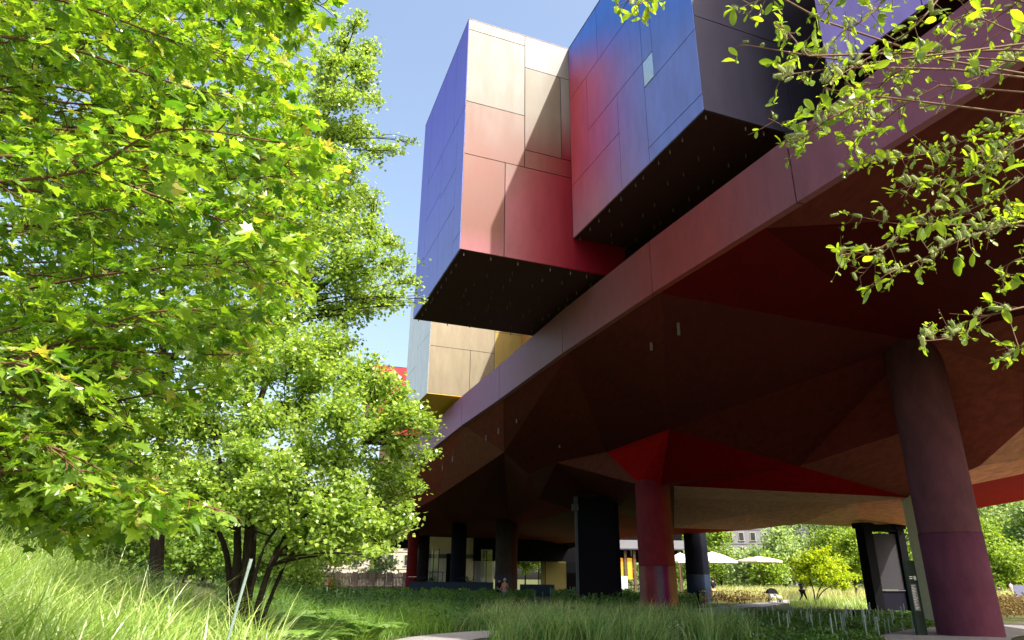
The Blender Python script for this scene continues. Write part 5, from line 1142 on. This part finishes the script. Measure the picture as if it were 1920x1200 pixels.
for j in range(2):
    for i in range(nn_ - 1): F.append([j * nn_ + i, (j + 1) * nn_ + i, (j + 1) * nn_ + i + 1, j * nn_ + i + 1])
for j in (0, 2): F.append([j * nn_ + i for i in range(nn_)])
obj('hood', mesh('hood', V, group_faces(F), MT['cloth_black']), st)

# benches and small things
def bench(px, py, w, label):
    p = atz(px, py, .3); x, y = p[0], p[1]; z0 = float(terrain(x, y)); r = empty('bench', (x, y, z0), label, 'bench')
    for dy in (-.16, 0, .16): MB().box((x, y + dy, z0 + .3), (w, .14, .05)).build('plank', MT['greypanel'], r)
    for dx in (-w / 2 + .15, w / 2 - .15): MB().box((x + dx, y, z0 + .12), (.08, .4, .3)).build('leg', MT['black'], r)
bench(1352, 1170, .85, 'low grey bench in the bed right of the red column'); bench(1612, 1145, 1.0, 'low bench among the light rods by the portal frame')
p = atz(1346, 1138, .06); tag(MB().tube([[p[0], p[1], 0], [p[0], p[1], .95]], .025, 8).box((p[0], p[1], .95), (.75, .08, .04)).build('marker_post', MT['rod']), 'pale T shaped marker post at the edge of the path', 'post')
p = atz(1311, 1148, .06); tag(MB().box((p[0], p[1], .55), (.10, .10, 1.1)).box((p[0], p[1], .1), (.4, .3, .12)).build('bollard', MT['black']), 'thin black bollard beside the path', 'bollard')
p = aty(1912, 1110, 42); sg_ = empty('info_panel', (p[0], p[1], 0), 'grey blue tilted info panel at the right edge', 'sign')
MB().box((p[0] + .3, p[1], p[2]), (1.1, .06, .75), -.2).build('board', paint('panel_lilac', (.16, .17, .28), .5), sg_); MB().box((p[0] + .3, p[1] + .08, p[2] / 2 - .1), (.08, .06, p[2])).build('post', MT['black'], sg_)

# ------------------------------------------------------------------ trees of the sunny garden beyond
def round_tree(px, py_base, Yd, Hm, Wm, mat, leaf, dens, name, label, seed, zlow=.3, nb=18, group='trees of the garden beyond', stems=1):
    b = aty(px, py_base, Yd); b = ground_pt(b[0], b[1]); r = np.random.default_rng(seed); bl = []
    for j in range(nb):
        a = r.uniform(0, 6.283); f = r.uniform(zlow, 1.0); wr = Wm / 2 * math.sin(math.pi * min(1, (f - zlow) / (1 - zlow) * .82 + .18)) ** .7
        q_ = wr * math.sqrt(r.random()) * .85; bl.append((b[0] + q_ * math.cos(a), b[1] + q_ * math.sin(a), b[2] + Hm * f * .93, Wm * r.uniform(.12, .2)))
    tr = []
    for k in range(stems):
        o = np.array([r.normal() * .25, r.normal() * .25, 0]) * (stems > 1); tr.append([b, b + o + [0, 0, Hm * .25], b + o * 3 + [0, 0, Hm * .5], b + o * 4 + [0, 0, Hm * .85]])
    blob_tree(name, label, 'tree', b, tr, bl, mat, leaf, dens, group, .02, seed, trunk_r=[max(.06, Hm * .018)] * stems)
gb = aty(1527, 1128, 53); gb = ground_pt(gb[0], gb[1]); YG = 53.0
blob_tree('golden_tree', 'bright golden green spreading tree beside the path', 'tree', gb, [[gb, P3(1526, 1110, YG), P3(1518, 1085, YG), P3(1510, 1060, YG)], [gb, P3(1535, 1108, YG), P3(1548, 1080, YG), P3(1545, 1050, YG)], [gb, P3(1540, 1112, YG), P3(1565, 1095, YG), P3(1588, 1085, YG)]],
    blobs_px([(1500, 1058, 10), (1512, 1045, 10), (1530, 1040, 9), (1545, 1035, 8), (1525, 1055, 12), (1545, 1052, 12), (1562, 1055, 11), (1535, 1070, 12), (1558, 1072, 12), (1578, 1072, 10), (1590, 1084, 8), (1570, 1088, 10), (1550, 1086, 9), (1494, 1068, 7), (1603, 1082, 5), (1578, 1058, 7), (1512, 1074, 7), (1592, 1098, 5), (1562, 1100, 6), (1542, 1096, 5), (1488, 1056, 6), (1582, 1100, 6), (1492, 1080, 8), (1504, 1086, 9), (1515, 1092, 7), (1500, 1072, 9), (1540, 1060, 14), (1570, 1078, 12), (1520, 1066, 12)], YG, 1.5, 205) , 'goldtree', .17, 1000, 'trees of the garden beyond', .015, 206, trunk_r=[.07, .06, .06])
round_tree(1606, 1112, 66, 8.4, 6.6, 'midtree', .21, 320, 'garden_tree', 'fresh green tree standing behind the golden tree', 202, .35, 26)
specs = [(1300, 1085, 125, 11, 11, 'midtree', 'yellow green tree above the white parasols'), (1352, 1085, 118, 9.5, 10, 'midtree', 'low green tree right of the black column'), (1415, 1085, 112, 6.4, 9, 'fartree', 'pale green tree in front of the grey apartment block'),
         (1475, 1085, 108, 9, 10, 'fartree', 'tall pale tree between apartment block and golden tree'), (1530, 1085, 120, 15, 15, 'fartree', 'broad hazy tree behind the golden tree'), (1345, 1085, 150, 12, 12, 'fartree', 'distant hazy tree left of the apartment block'), (1600, 1085, 110, 15, 14, 'fartree', 'tall light tree behind the fresh green tree'), (1710, 1085, 100, 14, 14, 'midtree', 'green tree between portal frame and cream pillar'),
         (1860, 1085, 92, 9, 11, 'midtree', 'yellow green tree right of the plum column'), (1900, 1085, 105, 17, 18, 'fartree', 'silvery tall tree at the right edge'), (1850, 1085, 118, 16, 16, 'fartree', 'hazy tree just right of the plum column'), (1975, 1085, 95, 13, 14, 'fartree', 'silvery bush like tree cut by the right edge'), (1190, 1085, 140, 12, 14, 'fartree', 'pale tree seen over the cafe roof'), (1250, 1085, 138, 12, 13, 'fartree', 'pale tree seen between the red and black columns'), (1440, 1085, 102, 5.2, 7, 'midtree', 'small round tree behind the flat parasol'), (1655, 1085, 90, 4.5, 6, 'fartree', 'small pale tree beside the portal frame')]
for i, (px, pb, Yd, Hm, Wm, mat, lab) in enumerate(specs): round_tree(px, pb, Yd, Hm, Wm, mat, .38, 82, 'garden_tree', lab, 210 + i, .08 if Hm > 6 else .15, 30)
